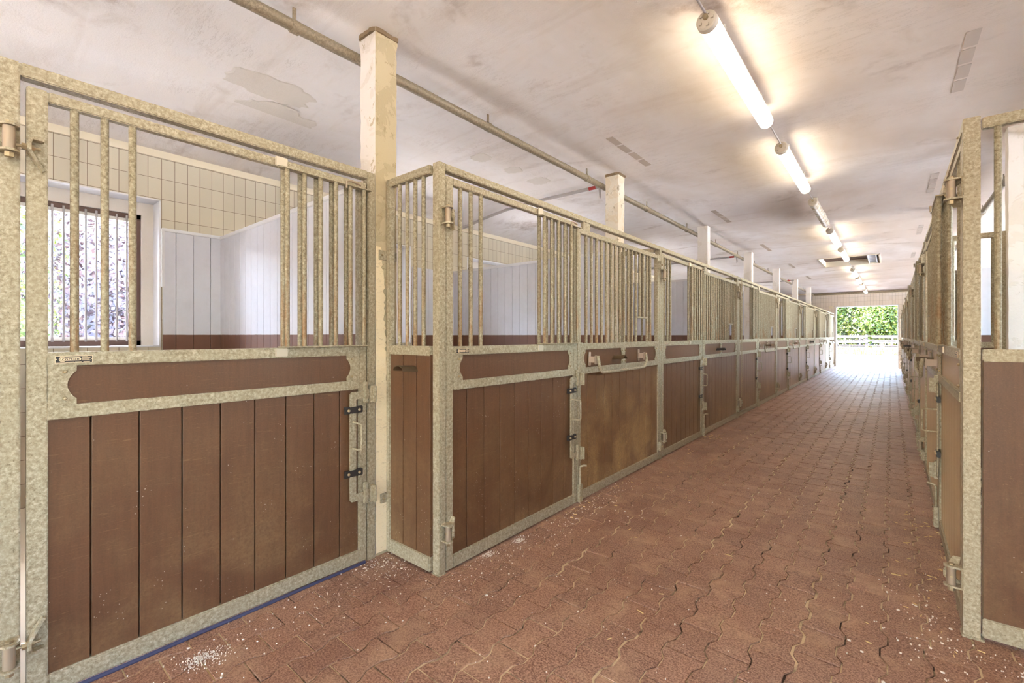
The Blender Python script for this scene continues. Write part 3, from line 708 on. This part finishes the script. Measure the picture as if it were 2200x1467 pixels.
# boards on the back wall of the near stall
wb = thing('wall_boarding', 'white boards with brown foot on the tiled wall, right of the near window', 'wall boarding', (XW, 1.19, 0))
mb = MB(); xs = [0, .103, .246, .392, .49]
for a, b_ in zip(xs, xs[1:]): mb.box(.0, .022, a + .002, b_ - .002, .0, 2.35)
mb.build('boards', 'white_board', wb)
mb = MB(); mb.box(0, .04, -.01, .49, 2.345, 2.375); mb.box(0, .035, -.012, .012, 1.82, 2.36); mb.build('cover_strip', 'white_paint', wb, bevel=.004)
for i, (a, b_) in enumerate(zip(PYL[1:4], (wins[1][1], wins[2][1], wins[3][1]))):
    w2 = thing('wall_boarding', 'white boards on the tiled back wall of the %s left row stall' % ORD[i], 'wall boarding', (XW, b_ + .02, 0))
    lim = a - b_ - .04 if a > b_ else PYL[i + 2] - b_ - .04
    mb = MB(); k = 0
    while k * .145 < lim: mb.box(0, .022, k * .145 + .002, min(lim, (k + 1) * .145 - .002), 0, 2.35); k += 1
    mb.build('boards', 'white_board', w2)

# ---------------------------------------------------------------- stall fronts
ZT = 2.345; DW = 1.41
def corner_plate(side, parent, u0, dirs, w_=.078, double=False, big=False):
    z0, z1 = 1.095, 1.247; mb = MB(side); pts = []
    arc = lambda s: [(s * (w_ - .026 * math.sin(PI * k / 10) ** .8), z0 + .022 + (z1 - z0 - .044) * k / 10) for k in range(11)]
    if double:
        w2 = w_ * .62; arc2 = lambda s: [(s * (w2 - .018 * math.sin(PI * k / 10) ** .8), z0 + .022 + (z1 - z0 - .044) * k / 10) for k in range(11)]
        pts = [(-w2, z0), (w2, z0)] + arc2(1) + [(w2, z1), (-w2, z1)] + arc2(-1)[::-1]
    else: pts = [(0, z0), (dirs * w_, z0)] + arc(dirs) + [(dirs * w_, z1), (0, z1)]
    mb.prism([(u0 + a, z) for a, z in pts], -.006, -.001); o = mb.build('corner_plate', 'steel', parent, smooth=False)
    for uu in ([-.032, .032] if double else [dirs * .045]):
        for z in (z0 + .025, z1 - .025): MB(side).ball((u0 + uu, .002, z), .0075, 8).build('bolt', 'bolt', o)
def board_set(side, u0, u1, z0, z1, pitch=.146, n0=-.038, n1=-.010):
    mb = MB(side); u = u0
    first = .126
    edges = [u0]; e = u0 + first
    while e < u1 - .02: edges.append(e); e += pitch
    edges.append(u1)
    for a, b_ in zip(edges, edges[1:]): mb.box(a + .0030, b_ - .0030, n0, n1, z0, z1)
    mb.box(u0, u1, n0 - .001, n0 + .003, z0, z1)
    return mb
def hinge(side, parent, u_post, u_door, z, flip=1):
    """post tabs with pin on the post, eye bolt and bent bracket on the door"""
    mb = MB(side)
    for dz in (-.045, .045):
        pts = [(u_post - .022, 0), (u_post - .022, .045), (u_post - .010, .062), (u_post + .012, .062), (u_post + .026, .045), (u_post + .026, 0)]
        mb.prismz(pts, z + dz - .004, z + dz + .004)
    mb.box(u_post - .022, u_post + .010, -.001, .004, z - .050, z + .050)
    o = mb.build('hinge', 'steel', parent, smooth=False)
    mb = MB(side); mb.cyl((u_post, .036, z - .040), (u_post, .036, z + .040), .0165, 16); mb.build('hinge_barrel', 'bronze', o)
    mb = MB(side); mb.tube([(u_post, .036, z - .068), (u_post, .036, z - .051), (u_post, .036, z - .050), (u_post, .036, z + .050), (u_post, .036, z + .051), (u_post, .036, z + .058)], .013, 6, rs=[.013, .013, .006, .006, .012, .012]); mb.build('hinge_bolt', 'bolt', o)
def hinge_bracket(side, parent, u0, z, flip=1):
    mb = MB(side); t_ = .006     # C shaped bracket standing on the door stile
    f = lambda a: z + flip * a
    prof = [(0, .0), (.0, .0)]
    path = [(u0 + .046, .004, f(-.040)), (u0 + .012, .022, f(-.036)), (u0 + .006, .040, f(-.012)), (u0 + .006, .040, f(.012)), (u0 + .018, .028, f(.034)), (u0 + .046, .004, f(.072))]
    for (a, b_) in zip(path, path[1:]):
        A, B = Vector(a), Vector(b_)
        d = (B - A).normalized(); nrm = Vector((-d.z, 0, d.x)).normalized() * .005
        nn = Vector((0, .022, 0))
        vs = [A - nrm - nn * .9, A + nrm - nn * .9, A + nrm + nn, A - nrm + nn, B - nrm - nn * .9, B + nrm - nn * .9, B + nrm + nn, B - nrm + nn]
        vs = [(v.x, max(v.y, 0), v.z) for v in vs]
        mb.poly(vs, [(0, 3, 2, 1), (4, 5, 6, 7), (0, 1, 5, 4), (1, 2, 6, 5), (2, 3, 7, 6), (3, 0, 4, 7)])
    o = mb.build('hinge_bracket', 'steel', parent, smooth=False)
    mb = MB(side); mb.cyl((u0 - .030, .036, z), (u0 + .036, .036, z), .0055, 8); mb.tube([(u0 - .012, .036, z), (u0 + .002, .036, z)], .0125, 6); mb.tube([(u0 + .010, .036, z), (u0 + .020, .036, z)], .0115, 6); mb.build('eye_bolt', 'bolt', o)
_txt = None
def name_plate(side, parent, u0, z0):
    global _txt
    W, H = .106, .027; mb = MB(side); mb.box(u0, u0 + W, .006, .0075, z0, z0 + H); o = mb.build('name_plate', 'plate_cream', parent)
    mb = MB(side); mb.box(u0 + .0018, u0 + W - .0018, .0075, .0080, z0 + .0018, z0 + H - .0018); mb.build('plate_field', 'plate_black', o)
    um = (lambda a: u0 + a) if side == 1 else (lambda a: u0 + W - a)
    mb = MB(side); zc = z0 + H * .54; r_ = .0062; pill = []
    for k in range(13): a = PI / 2 + PI * k / 12; pill.append((um(.0205 + r_ * math.cos(a)), zc + r_ * math.sin(a)))
    for k in range(13): a = -PI / 2 + PI * k / 12; pill.append((um(.0665 + r_ * math.cos(a)), zc + r_ * math.sin(a)))
    mb.prism(pill, .0080, .0084)
    C1 = [(um(.0205 + .0098 * math.cos(PI / 2 + PI * k / 12)), zc + .0098 * math.sin(PI / 2 + PI * k / 12)) for k in range(13)]; C2 = [(um(.0205 + .0074 * math.cos(PI / 2 + PI * k / 12)), zc + .0074 * math.sin(PI / 2 + PI * k / 12)) for k in range(13)]
    C1 = [(um(.026), zc + .0098)] + C1 + [(um(.026), zc - .0098)]; C2 = [(um(.026), zc + .0074)] + C2 + [(um(.026), zc - .0074)]
    for i in range(len(C1) - 1): mb.prism([C1[i], C1[i + 1], C2[i + 1], C2[i]], .0080, .0084)
    for k, L in enumerate((.016, .025, .025, .022, .026)): mb.box(*sorted((um(.0745), um(.0745 + L))), .0080, .0083, z0 + .0215 - k * .0033, z0 + .0232 - k * .0033)
    for a, b_ in ((.030, .053), (.055, .074), (.079, .098)): mb.box(*sorted((um(a), um(b_))), .0080, .0083, z0 + .0028, z0 + .0044)
    for a in (.0035, W - .0035): mb.ball((um(a), .008, zc), .0019, 8, .4)
    mb.build('plate_marks', 'plate_cream', o)
    c = bpy.data.curves.new('t', 'FONT'); c.body = 'corton'; c.size = .0158; c.extrude = .0002; c.align_x = 'CENTER'; c.offset = .00022; c.space_character = 1.12
    to = bpy.data.objects.new('t', c); COL.objects.link(to); dg = bpy.context.evaluated_depsgraph_get(); dg.update()
    me = to.evaluated_get(dg).to_mesh()
    mb = MB(side); mb.poly([(um(.0435 + v.co.x * 1.0), .0087 + v.co.z, zc - .0035 + v.co.y * .82) for v in me.vertices], [tuple(p.vertices) for p in me.polygons])
    to.evaluated_get(dg).to_mesh_clear(); bpy.data.objects.remove(to)
    mb.build('lettering', 'plate_black', o, smooth=False)
def door(side, label, W=DW):
    t_ = thing('stall_door', label, 'stall door')
    mb = MB(side)
    mb.box(0, .056, -.042, 0, .012, 2.277); mb.box(W - .052, W, -.042, 0, .012, 2.277)
    mb.box(.056, W - .052, -.040, -.002, 2.236, 2.276)
    mb.box(.050, W - .050, -.042, .005, 1.245, 1.297); mb.box(.050, W - .050, -.042, .005, 1.043, 1.095); mb.box(.056, W - .052, -.042, 0, .012, .087)
    mb.build('frame', 'steel', t_, bevel=.004)
    board_set(side, .05, W - .05, .085, 1.045, .1515).build('board_panel', 'board', t_, bevel=.0015, seg=1)
    mb = MB(side); mb.box(.05, W - .05, -.034, -.010, 1.09, 1.25); mb.build('upper_board', 'board', t_)
    corner_plate(side, t_, .056, 1); corner_plate(side, t_, W - .052, -1)
    us = [.130, .219, .307] + [.924 + .0895 * k for k in range(5)]
    bm0 = None
    for u in us:
        if bm0 is None:
            mb = MB(side); mb.tube([(0, -.021, 1.29), (0, -.021, 2.24)], .0135, 12); bm0 = mb.build('grille_bar', 'bar', t_); ob = bm0
        else: ob = bm0.copy(); COL.objects.link(ob); ob.parent = t_
        ob.location = (0, u, 0)
    # sliding grille in front of the fixed bars
    mb = MB(side); mb.box(.885, W + .008, .002, .044, 2.222, 2.229); mb.box(.885, W - .03, .002, .008, 2.222, 2.268); mb.box(.885, W + .012, .004, .046, 1.299, 1.305)
    sg = mb.build('sliding_grille', 'steel', t_, bevel=.001, seg=1)
    for q in ((2.232, 2.282), (1.252, 1.296)): MB(side).box(.872, .935, .003, .012, *q).build('grille_stop_plate', 'paint_white_plate', sg, bevel=.004)
    b0 = None
    for k in range(6):
        if b0 is None: mb = MB(side); mb.tube([(0, .026, 1.303), (0, .026, 2.224)], .0125, 12); b0 = mb.build('slider_bar', 'bar', sg); ob = b0
        else: ob = b0.copy(); COL.objects.link(ob); ob.parent = sg
        ob.location = (0, .924 + .0895 * k, 0)
    mb = MB(side); mb.tube([(W - .16, .05, 2.20), (W - .16, .05, 2.236), (W - .13, .05, 2.246), (W - .07, .048, 2.238)], .006, 6); mb.build('slider_catch', 'bronze', sg)
    # latch
    mb = MB(side); pts = [(W - .118, .40), (W - .118 + .012, .388), (W - .02, .388), (W - .02, .430), (W - .078, .430), (W - .078, .985), (W - .02, .985), (W - .02, 1.030), (W - .106, 1.030), (W - .118, 1.018)]
    mb.prism(pts, .008, .015); la = mb.build('latch', 'steel', t_, smooth=False)
    for z in (.555, .925):
        MB(side).box(W - .150, W - .035, -.002, .018, z - .020, z + .020).build('latch_guide', 'black_plastic', la, bevel=.003)
        for u in (W - .128, W - .060): MB(side).ball((u, .020, z), .009, 10).build('guide_bolt', 'bolt', la)
    mb = MB(side); mb.tube([(W - .098, .014, .855), (W - .098, .075, .853), (W - .090, .088, .848), (W - .090, .090, .84), (W - .090, .090, .715), (W - .090, .088, .706), (W - .098, .075, .701), (W - .098, .014, .70)], .006, 8)
    mb.build('latch_handle', 'steel', la)
    for z in (.41, 1.01):
        MB(side).box(W - .028, W - .006, .004, .026, z - .05, z + .075).box(W - .007, W + .010, .010, .018, z - .03, z + .03).build('latch_tongue', 'steel', t_, bevel=.003)
    hinge_bracket(side, t_, -.002, 2.04, -1); hinge_bracket(side, t_, -.002, .245, 1)
    name_plate(side, t_, .073, 1.2555)
    return t_
def panel(side, W, label, bar_=True, dusty=False):
    t_ = thing('stall_gate', label, 'stall gate')
    mb = MB(side)
    mb.box(0, .050, -.042, 0, .012, 2.20); mb.box(W - .050, W, -.042, 0, .012, 2.25)
    mb.box(.05, W - .05, -.040, -.002, 2.20, 2.242); mb.box(.0, .05, -.042, 0, 2.20, 2.242)
    mb.box(.046, W - .046, -.042, .005, 1.245, 1.297); mb.box(.046, W - .046, -.042, .005, 1.043, 1.095); mb.box(.05, W - .05, -.042, 0, .012, .087)
    mb.build('frame', 'steel', t_, bevel=.004)
    mb = MB(side); mb.box(.095, .20, -.03, -.002, 2.23, 2.302); mb.build('frame_link', 'steel', t_, bevel=.003)
    board_set(side, .045, W - .045, .085, 1.045, .147).build('board_panel', 'board_dusty' if dusty else 'board', t_, bevel=.0015, seg=1)
    mb = MB(side); mb.box(.045, W - .045, -.034, -.010, 1.09, 1.25); mb.build('upper_board', 'board', t_)
    corner_plate(side, t_, .05, 1); corner_plate(side, t_, W - .05, -1); corner_plate(side, t_, W * .485, 1, double=True)
    n = int((W - .30) / .0885) + 1; b0 = None; bs = None; cut = (n - 4, n - 3)
    for k in range(n):
        u = .165 + .0885 * k
        if u > W - .07: break
        if k in cut:
            if bs is None: mb = MB(side); mb.tube([(0, -.021, 1.55), (0, -.021, 2.21)], .0135, 10); bs = mb.build('short_grille_bar', 'bar', t_); ob = bs
            else: ob = bs.copy(); COL.objects.link(ob); ob.parent = t_
        elif b0 is None: mb = MB(side); mb.tube([(0, -.021, 1.29), (0, -.021, 2.21)], .0135, 10); b0 = mb.build('grille_bar', 'bar', t_); ob = b0
        else: ob = b0.copy(); COL.objects.link(ob); ob.parent = t_
        ob.location = (0, u, 0)
    ua, ub = .165 + .0885 * (cut[0] - 1), .165 + .0885 * (cut[1] + 1)
    mb = MB(side); mb.box(ua, ub, -.036, -.006, 1.538, 1.553); mb.build('feed_slot_bar', 'steel', t_, bevel=.002)
    mb = MB(side)       # scoop shaped hook
    pts = []; n_ = 10
    u0 = W * .385
    outer = [(u0 - .045 + .09 * k / n_, 1.15 + .030 * math.sin(PI * k / n_)) for k in range(n_ + 1)]; inner = [(a, z - .006) for a, z in outer]
    for i in range(n_):
        mb.poly([(outer[i][0], -.008, outer[i][1]), (outer[i + 1][0], -.008, outer[i + 1][1]), (outer[i + 1][0], .10, outer[i + 1][1] + .006), (outer[i][0], .10, outer[i][1] + .006),
                 (inner[i][0], -.008, inner[i][1]), (inner[i + 1][0], -.008, inner[i + 1][1]), (inner[i + 1][0], .10, inner[i + 1][1] + .006), (inner[i][0], .10, inner[i][1] + .006)],
                [(0, 1, 2, 3), (4, 7, 6, 5), (0, 4, 5, 1), (3, 2, 6, 7), (1, 5, 6, 2), (0, 3, 7, 4)])
    mb.build('bridle_hook', 'black_plastic' if not bar_ else 'hook', t_)
    if bar_:
        a, b_ = W * .113, W * .683
        for u in (a, b_):
            mb = MB(side); mb.box(u - .020, u + .020, -.006, .002, 1.105, 1.225); mb.box(u - .018, u + .018, 0, .060, 1.135, 1.185); mb.box(u - .022, u + .022, .055, .063, 1.12, 1.195); hb = mb.build('rail_holder', 'bracket', t_, bevel=.004)
        mb = MB(side); P_ = [(a + .005, .075, 1.19)]
        for k in range(9): q = PI / 2 * k / 8; P_.append((a + .005 + .085 * (1 - math.cos(q)), .085, 1.135 - .085 * math.sin(q)))
        for k in range(9): q = PI / 2 * (1 - k / 8); P_.append((b_ - .005 - .085 * (1 - math.cos(q)), .085, 1.135 - .085 * math.sin(q)))
        P_.append((b_ - .005, .075, 1.19)); mb.tube(P_, .0125, 10); mb.build('blanket_rail', 'steel', t_)
    # drop bolt on the left stile
    mb = MB(side); mb.tube([(.012, .014, .05), (.012, .014, .285), (.016, .016, .30), (.030, .040, .308), (.045, .055, .306)], .0085, 8); mb.build('drop_bolt', 'steel', t_)
    mb = MB(side); mb.box(-.008, .038, .0, .026, .012, .155); ke = mb.build('bolt_keeper', 'steel', t_, bevel=.003)
    for z in (.05, .12): MB(side).ball((.015, .028, z), .006, 8).build('keeper_bolt', 'bolt', ke)
    for z in (.41, 1.01): MB(side).prismz([(0, 0), (.030, 0), (.030, .05), (.018, .05), (.018, .034), (0, .034)], z - .05, z + .05).build('latch_keeper', 'steel', t_, bevel=.003)
    # hinge fittings towards the next post
    for z, f in ((2.13, 1), (.155, -1)):
        mb = MB(side); mb.prism([(W - .045, z - .045), (W - .002, z - .045), (W - .002, z + .02), (W - .03, z + .045), (W - .045, z + .045)], .002, .034); o = mb.build('hinge_bracket', 'steel', t_, bevel=.003)
        mb = MB(side); mb.ball((W - .022, .037, z), .012, 8); mb.build('bolt', 'bolt', o)
    return t_
M['hook'] = simple('dark_brown_hook', S(92, 74, 54), .5, .2); M['bracket'] = simple('pinkish_holder', S(186, 166, 150), .55)
def post(side, label, rail_len, rail0=0.0, W=.048):
    """fixed post with hinge pins and the header rail running to the next post"""
    t_ = thing('stall_post', label, 'stall post')
    mb = MB(side); mb.box(-W / 2, W / 2, -.057, 0, -.004, ZT); mb.box(-W / 2 - .01, W / 2 + .01, -.07, .006, -.004, .006); mb.build('post', 'steel', t_, bevel=.003)
    hinge(side, t_, .012, 0, 2.04); hinge(side, t_, .012, 0, .245)
    return t_
def header(side, L, W=.048):
    t_ = thing('header_rail', '', 'rail')
    MB(side).box(W / 2 + .001, L - W / 2 - .001, -.052, -.001, 2.303, ZT).build('rail', 'steel', t_, bevel=.004)
    for u in (.18, L * .43, L - .35): MB(side).ball((u, .001, 2.325), .006, 8).build('rail_bolt', 'bolt', t_)
    return t_
def side_grille(side, label, x_in, wid, scoop=True):
    """grille panel across, between a pillar and the row; built along n from -wid to 0"""
    t_ = thing('side_grille', label, 'side grille')
    mb = MB(side); D0, D1 = -.030, .012
    mb.box(D0, D1, -wid, -wid + .035, .012, ZT - .02); mb.box(D0, D1, -wid, -.062, 2.285, ZT - .012)
    mb.box(D0, D1, -wid + .03, -.062, 1.245, 1.30); mb.box(D0, D1, -wid + .03, -.062, .015, .10); mb.build('frame', 'steel', t_, bevel=.004)
    mb = MB(side); n = 3; a0 = -wid + .035; w_ = (wid - .035 - .062) / n
    for k in range(n): mb.box(-.022, 0, a0 + k * w_ + .003, a0 + (k + 1) * w_ - .003, .09, 1.25)
    mb.box(-.002, .003, a0, -.062, .09, 1.25); mb.build('board_panel', 'board', t_, bevel=.0015, seg=1)
    nb = max(2, round((wid - .1) / .078) - 1); b0 = None
    for k in range(nb):
        q = a0 + (wid - .097) * (k + 1) / (nb + 1) if scoop else -.112 - .09 * k
        if b0 is None: mb = MB(side); mb.tube([(-.008, 0, 1.295), (-.008, 0, 2.29)], .0125, 10); b0 = mb.build('grille_bar', 'bar', t_); ob = b0
        else: ob = b0.copy(); COL.objects.link(ob); ob.parent = t_
        ob.location = (q * side, 0, 0)
    if scoop:
        mb = MB(side); qc = -wid * .46; k_ = 8
        for i in range(k_):
            a, b_ = PI * i / k_, PI * (i + 1) / k_
            A = (qc - .045 * math.cos(a), 1.155 + .028 * math.sin(a)); B = (qc - .045 * math.cos(b_), 1.155 + .028 * math.sin(b_))
            mb.poly([(-.02, A[0], A[1]), (-.02, B[0], B[1]), (-.13, B[0], B[1] + .008), (-.13, A[0], A[1] + .008), (-.02, A[0], A[1] - .006), (-.02, B[0], B[1] - .006), (-.13, B[0], B[1] + .002), (-.13, A[0], A[1] + .002)],
                    [(0, 1, 2, 3), (4, 7, 6, 5), (0, 4, 5, 1), (3, 2, 6, 7), (1, 5, 6, 2), (0, 3, 7, 4)])
        mb.build('bridle_hook', 'hook', t_)
    return t_

def relabel(o, lab, grp=None):
    o['label'] = lab
    if grp: o['group'] = grp
def where(i, row):
    n = 'left' if row == 'L' else 'right'
    return '%s from the camera in the %s row' % (ORD[i], n)
def row(side, key, X0, slope, posts, plist, barset):
    nm = 'left' if key == 'L' else 'right'
    rz = -math.atan(slope)
    pos = lambda y: (X0 + slope * (y - posts[0]), y, 0)
    D = None; P = {}; PS = {}; HS = {}
    for i, y in enumerate(posts):
        nxt = posts[i + 1] if i + 1 < len(posts) else None
        rl = round((nxt - y), 2) if nxt else 0
        if not PS: PS[0] = post(side, '', 0); o = PS[0]
        else: o = dup(PS[0])
        o.location = pos(y); o.rotation_euler = (0, 0, rz)
        relabel(o, 'galvanised stall post with hinges, ' + where(i, key), 'stall posts of the %s row' % nm)
        if not nxt: continue
        if rl not in HS: HS[rl] = header(side, rl); o = HS[rl]
        else: o = dup(HS[rl])
        o.location = pos(y); o.rotation_euler = (0, 0, rz)
        relabel(o, 'galvanised header rail over the stall fronts, ' + where(i, key), 'header rails of the %s row' % nm)
        yd = y + .027
        if D is None: D = door(side, ''); o = D
        else: o = dup(D)
        o.location = pos(yd); o.rotation_euler = (0, 0, rz)
        relabel(o, 'brown boarded stall door with sliding grille, ' + where(i, key), 'stall doors of the %s row' % nm)
        if nxt - yd - DW < .4: continue
        W = round(nxt - .027 - (yd + DW + .012), 2); kk = (W, i in barset, i == 0 and key == 'L')
        if kk not in P: P[kk] = panel(side, W, '', kk[1], kk[2]); o = P[kk]
        else: o = dup(P[kk])
        o.location = pos(yd + DW + .012); o.rotation_euler = (0, 0, rz)
        relabel(o, ('dusty ' if kk[2] else '') + 'stall gate with %s, ' % ('curved holding bar' if kk[1] else 'bridle hook') + where(i, key), 'stall gates of the %s row' % nm)
postsL = [1.73, 4.91, 8.20, 11.49, 14.77, 18.05, 21.33, 24.60]
postsR = [2.925, 6.20, 9.48, 12.76, 16.04, 19.32, 22.60, 24.60]
row(1, 'L', XL, 0.0, postsL, None, {0, 2, 3, 5, 6})
row(-1, 'R', XR, .0035, postsR, None, {0, 1, 3, 4, 6})
# side grilles between pillars and rows
sg = side_grille(1, 'narrow brown side grille joining the first pillar to the left row corner', 0, .475)
sg.location = (XL, 1.715, 0)
sg2 = side_grille(-1, 'brown side grille closing the near end of the right row', 0, .56, False); sg2.location = (XR, 2.93, 0)
for i, y in enumerate(postsL[1:-1]):
    o = dup(sg); o.location = (XL, y, 0); relabel(o, 'side grille inside the left row beside its pillar, %s from the camera' % ORD[i], 'side grilles inside the left row')
for i, y in enumerate(postsR[1:-1]):
    o = dup(sg2); o.location = (XR + .0035 * (y - 2.9), y, 0); relabel(o, 'side grille inside the right row beside its pillar, %s from the camera' % ORD[i], 'side grilles inside the right row')
# recessed near stall: frame and door
XF = -2.43
nf = thing('door_frame', 'galvanised frame round the recessed near stall door at the left edge', 'door frame', (XF, 0, 0))
mb = MB(1); mb.box(.050, .127, -.055, 0, -.004, 2.355); mb.box(.127, 1.555, -.052, 0, 2.305, 2.355); mb.box(1.555, 1.608, -.055, 0, -.004, 2.352); mb.build('frame', 'steel', nf, bevel=.004)
hinge(1, nf, .098, 0, 2.06); hinge(1, nf, .098, 0, .225)
for z in (.41, 1.01): MB(1).prismz([(1.556, 0), (1.586, 0), (1.586, .05), (1.574, .05), (1.574, .034), (1.556, .034)], z - .05, z + .05).build('latch_keeper', 'steel', nf, bevel=.003)
nd = door(1, 'large brown stall door with sliding grille, recessed at the near left', 1.405); nd.location = (XF, .142, 0)
mb = MB(1); mb.tube([(.13 + .07 * k, .010, .006 + .001 * math.sin(k)) for k in range(21)], .009, 8)
tag(mb.build('rubber_strip', 'blue'), 'blue-black rubber strip on the floor under the near door', 'rubber strip').location = (XF, 0, 0)
# stall front further left (behind the frame edge of the picture) closes the near stall
mb = MB(1); mb.box(-2.2, .045, -.05, 0, 0, 2.355 - 1.06); mb.box(-2.2, .045, -.05, 0, 2.305, 2.355)
tag(mb.build('stall_gate', 'board'), 'plain brown stall gate just outside the left picture edge', 'stall gate').location = (XF, 0, 0)

# chain hanging from the third post
mb = MB(); cx, cy, z = .03, .0, 2.28
k = 0
while z > .42:
    a = 0 if k % 2 else PI / 2; pts = []
    for q in range(9):
        th = 2 * PI * q / 8; x_, z_ = .007 * math.cos(th), .0125 * math.sin(th)
        pts.append((cx + x_ * math.cos(a), cy + x_ * math.sin(a), z + z_))
    mb.tube(pts, .0022, 5, cap=False); z -= .019; k += 1
mb.tube([(cx, cy, .42), (cx, cy, .34)], .007, 8)
tag(mb.build('hanging_chain', 'bolt'), 'thin chain hanging down the third post of the left row', 'chain').location = (XL + .02, 8.235, 0)

# ---------------------------------------------------------------- crumbs on the floor
def crumbs(name, m, spots, n, smin, smax, seed, long=1.0):
    r = random.Random(seed); vs = []; fs = []
    for _ in range(n):
        c = r.choice(spots); x, y = r.gauss(c[0], c[2]), r.gauss(c[1], c[3])
        if x < -2.42 or x > .24 and y > 2.85 or x > 1.2 or x < -1.95 and y > 1.75: continue
        s = r.uniform(smin, smax) * (1 if r.random() < .85 else 1.9); a0 = r.uniform(0, 6.28); k = 5; b0 = len(vs)
        top = []
        for i in range(k):
            a = 2 * PI * i / k; q = s * r.uniform(.5, 1.1); px_, py_ = q * long * math.cos(a), q * math.sin(a)
            top.append((x + px_ * math.cos(a0) - py_ * math.sin(a0), y + px_ * math.sin(a0) + py_ * math.cos(a0)))
        h0 = .0035; vs += [(px_, py_, h0 - .004) for px_, py_ in top] + [(px_, py_, h0 + s * .25) for px_, py_ in top]
        fs.append(tuple(b0 + k + i for i in range(k))); fs += [(b0 + i, b0 + (i + 1) % k, b0 + k + (i + 1) % k, b0 + k + i) for i in range(k)]
    me = bpy.data.meshes.new(name); me.from_pydata(vs, [], fs); me.materials.append(M[m]); o = bpy.data.objects.new(name, me); COL.objects.link(o); return o
tag(crumbs('paint_flakes', 'flake', [(-2.25, .75, .12, .35), (-2.2, 1.35, .1, .2), (-2.35, 1.6, .06, .08), (-2.25, 1.62, .12, .06), (-1.75, 2.3, .2, .5), (-1.85, 2.0, .08, .3), (-1.85, 3.3, .08, .4), (.1, 2.9, .12, .4), (-.9, 3, .8, 1.8), (-.9, 6, .8, 3), (.5, 2.7, .2, .08), (-1.2, 1.8, .6, .5)], 1300, .0007, .0030, 11, 1.6),
    'scattered white paint flakes on the red paving', 'paint flakes', kind='stuff')
tag(crumbs('straw_bits', 'straw', [(-1.9, 3.3, .05, .5), (-1.85, 5, .1, 1.5), (.15, 4.4, .08, .2), (.15, 3.5, .08, .5), (-.9, 4, .8, 2.5), (-1.85, 6.4, .08, .1)], 160, .001, .002, 12, 9),
    'thin bits of straw scattered on the paving', 'straw', kind='stuff')
# spilled white powder: a dense cluster of tiny grains
tag(crumbs('powder_spill', 'flake', [(-2.24, .62, .018, .03), (-2.2, .66, .03, .05), (-1.93, 2.08, .02, .03), (-1.9, 2.35, .02, .03)], 700, .0006, .0022, 14),
    'white powder spill on the paving in front of the near door', 'powder', kind='stuff')
bpy.context.view_layer.update()
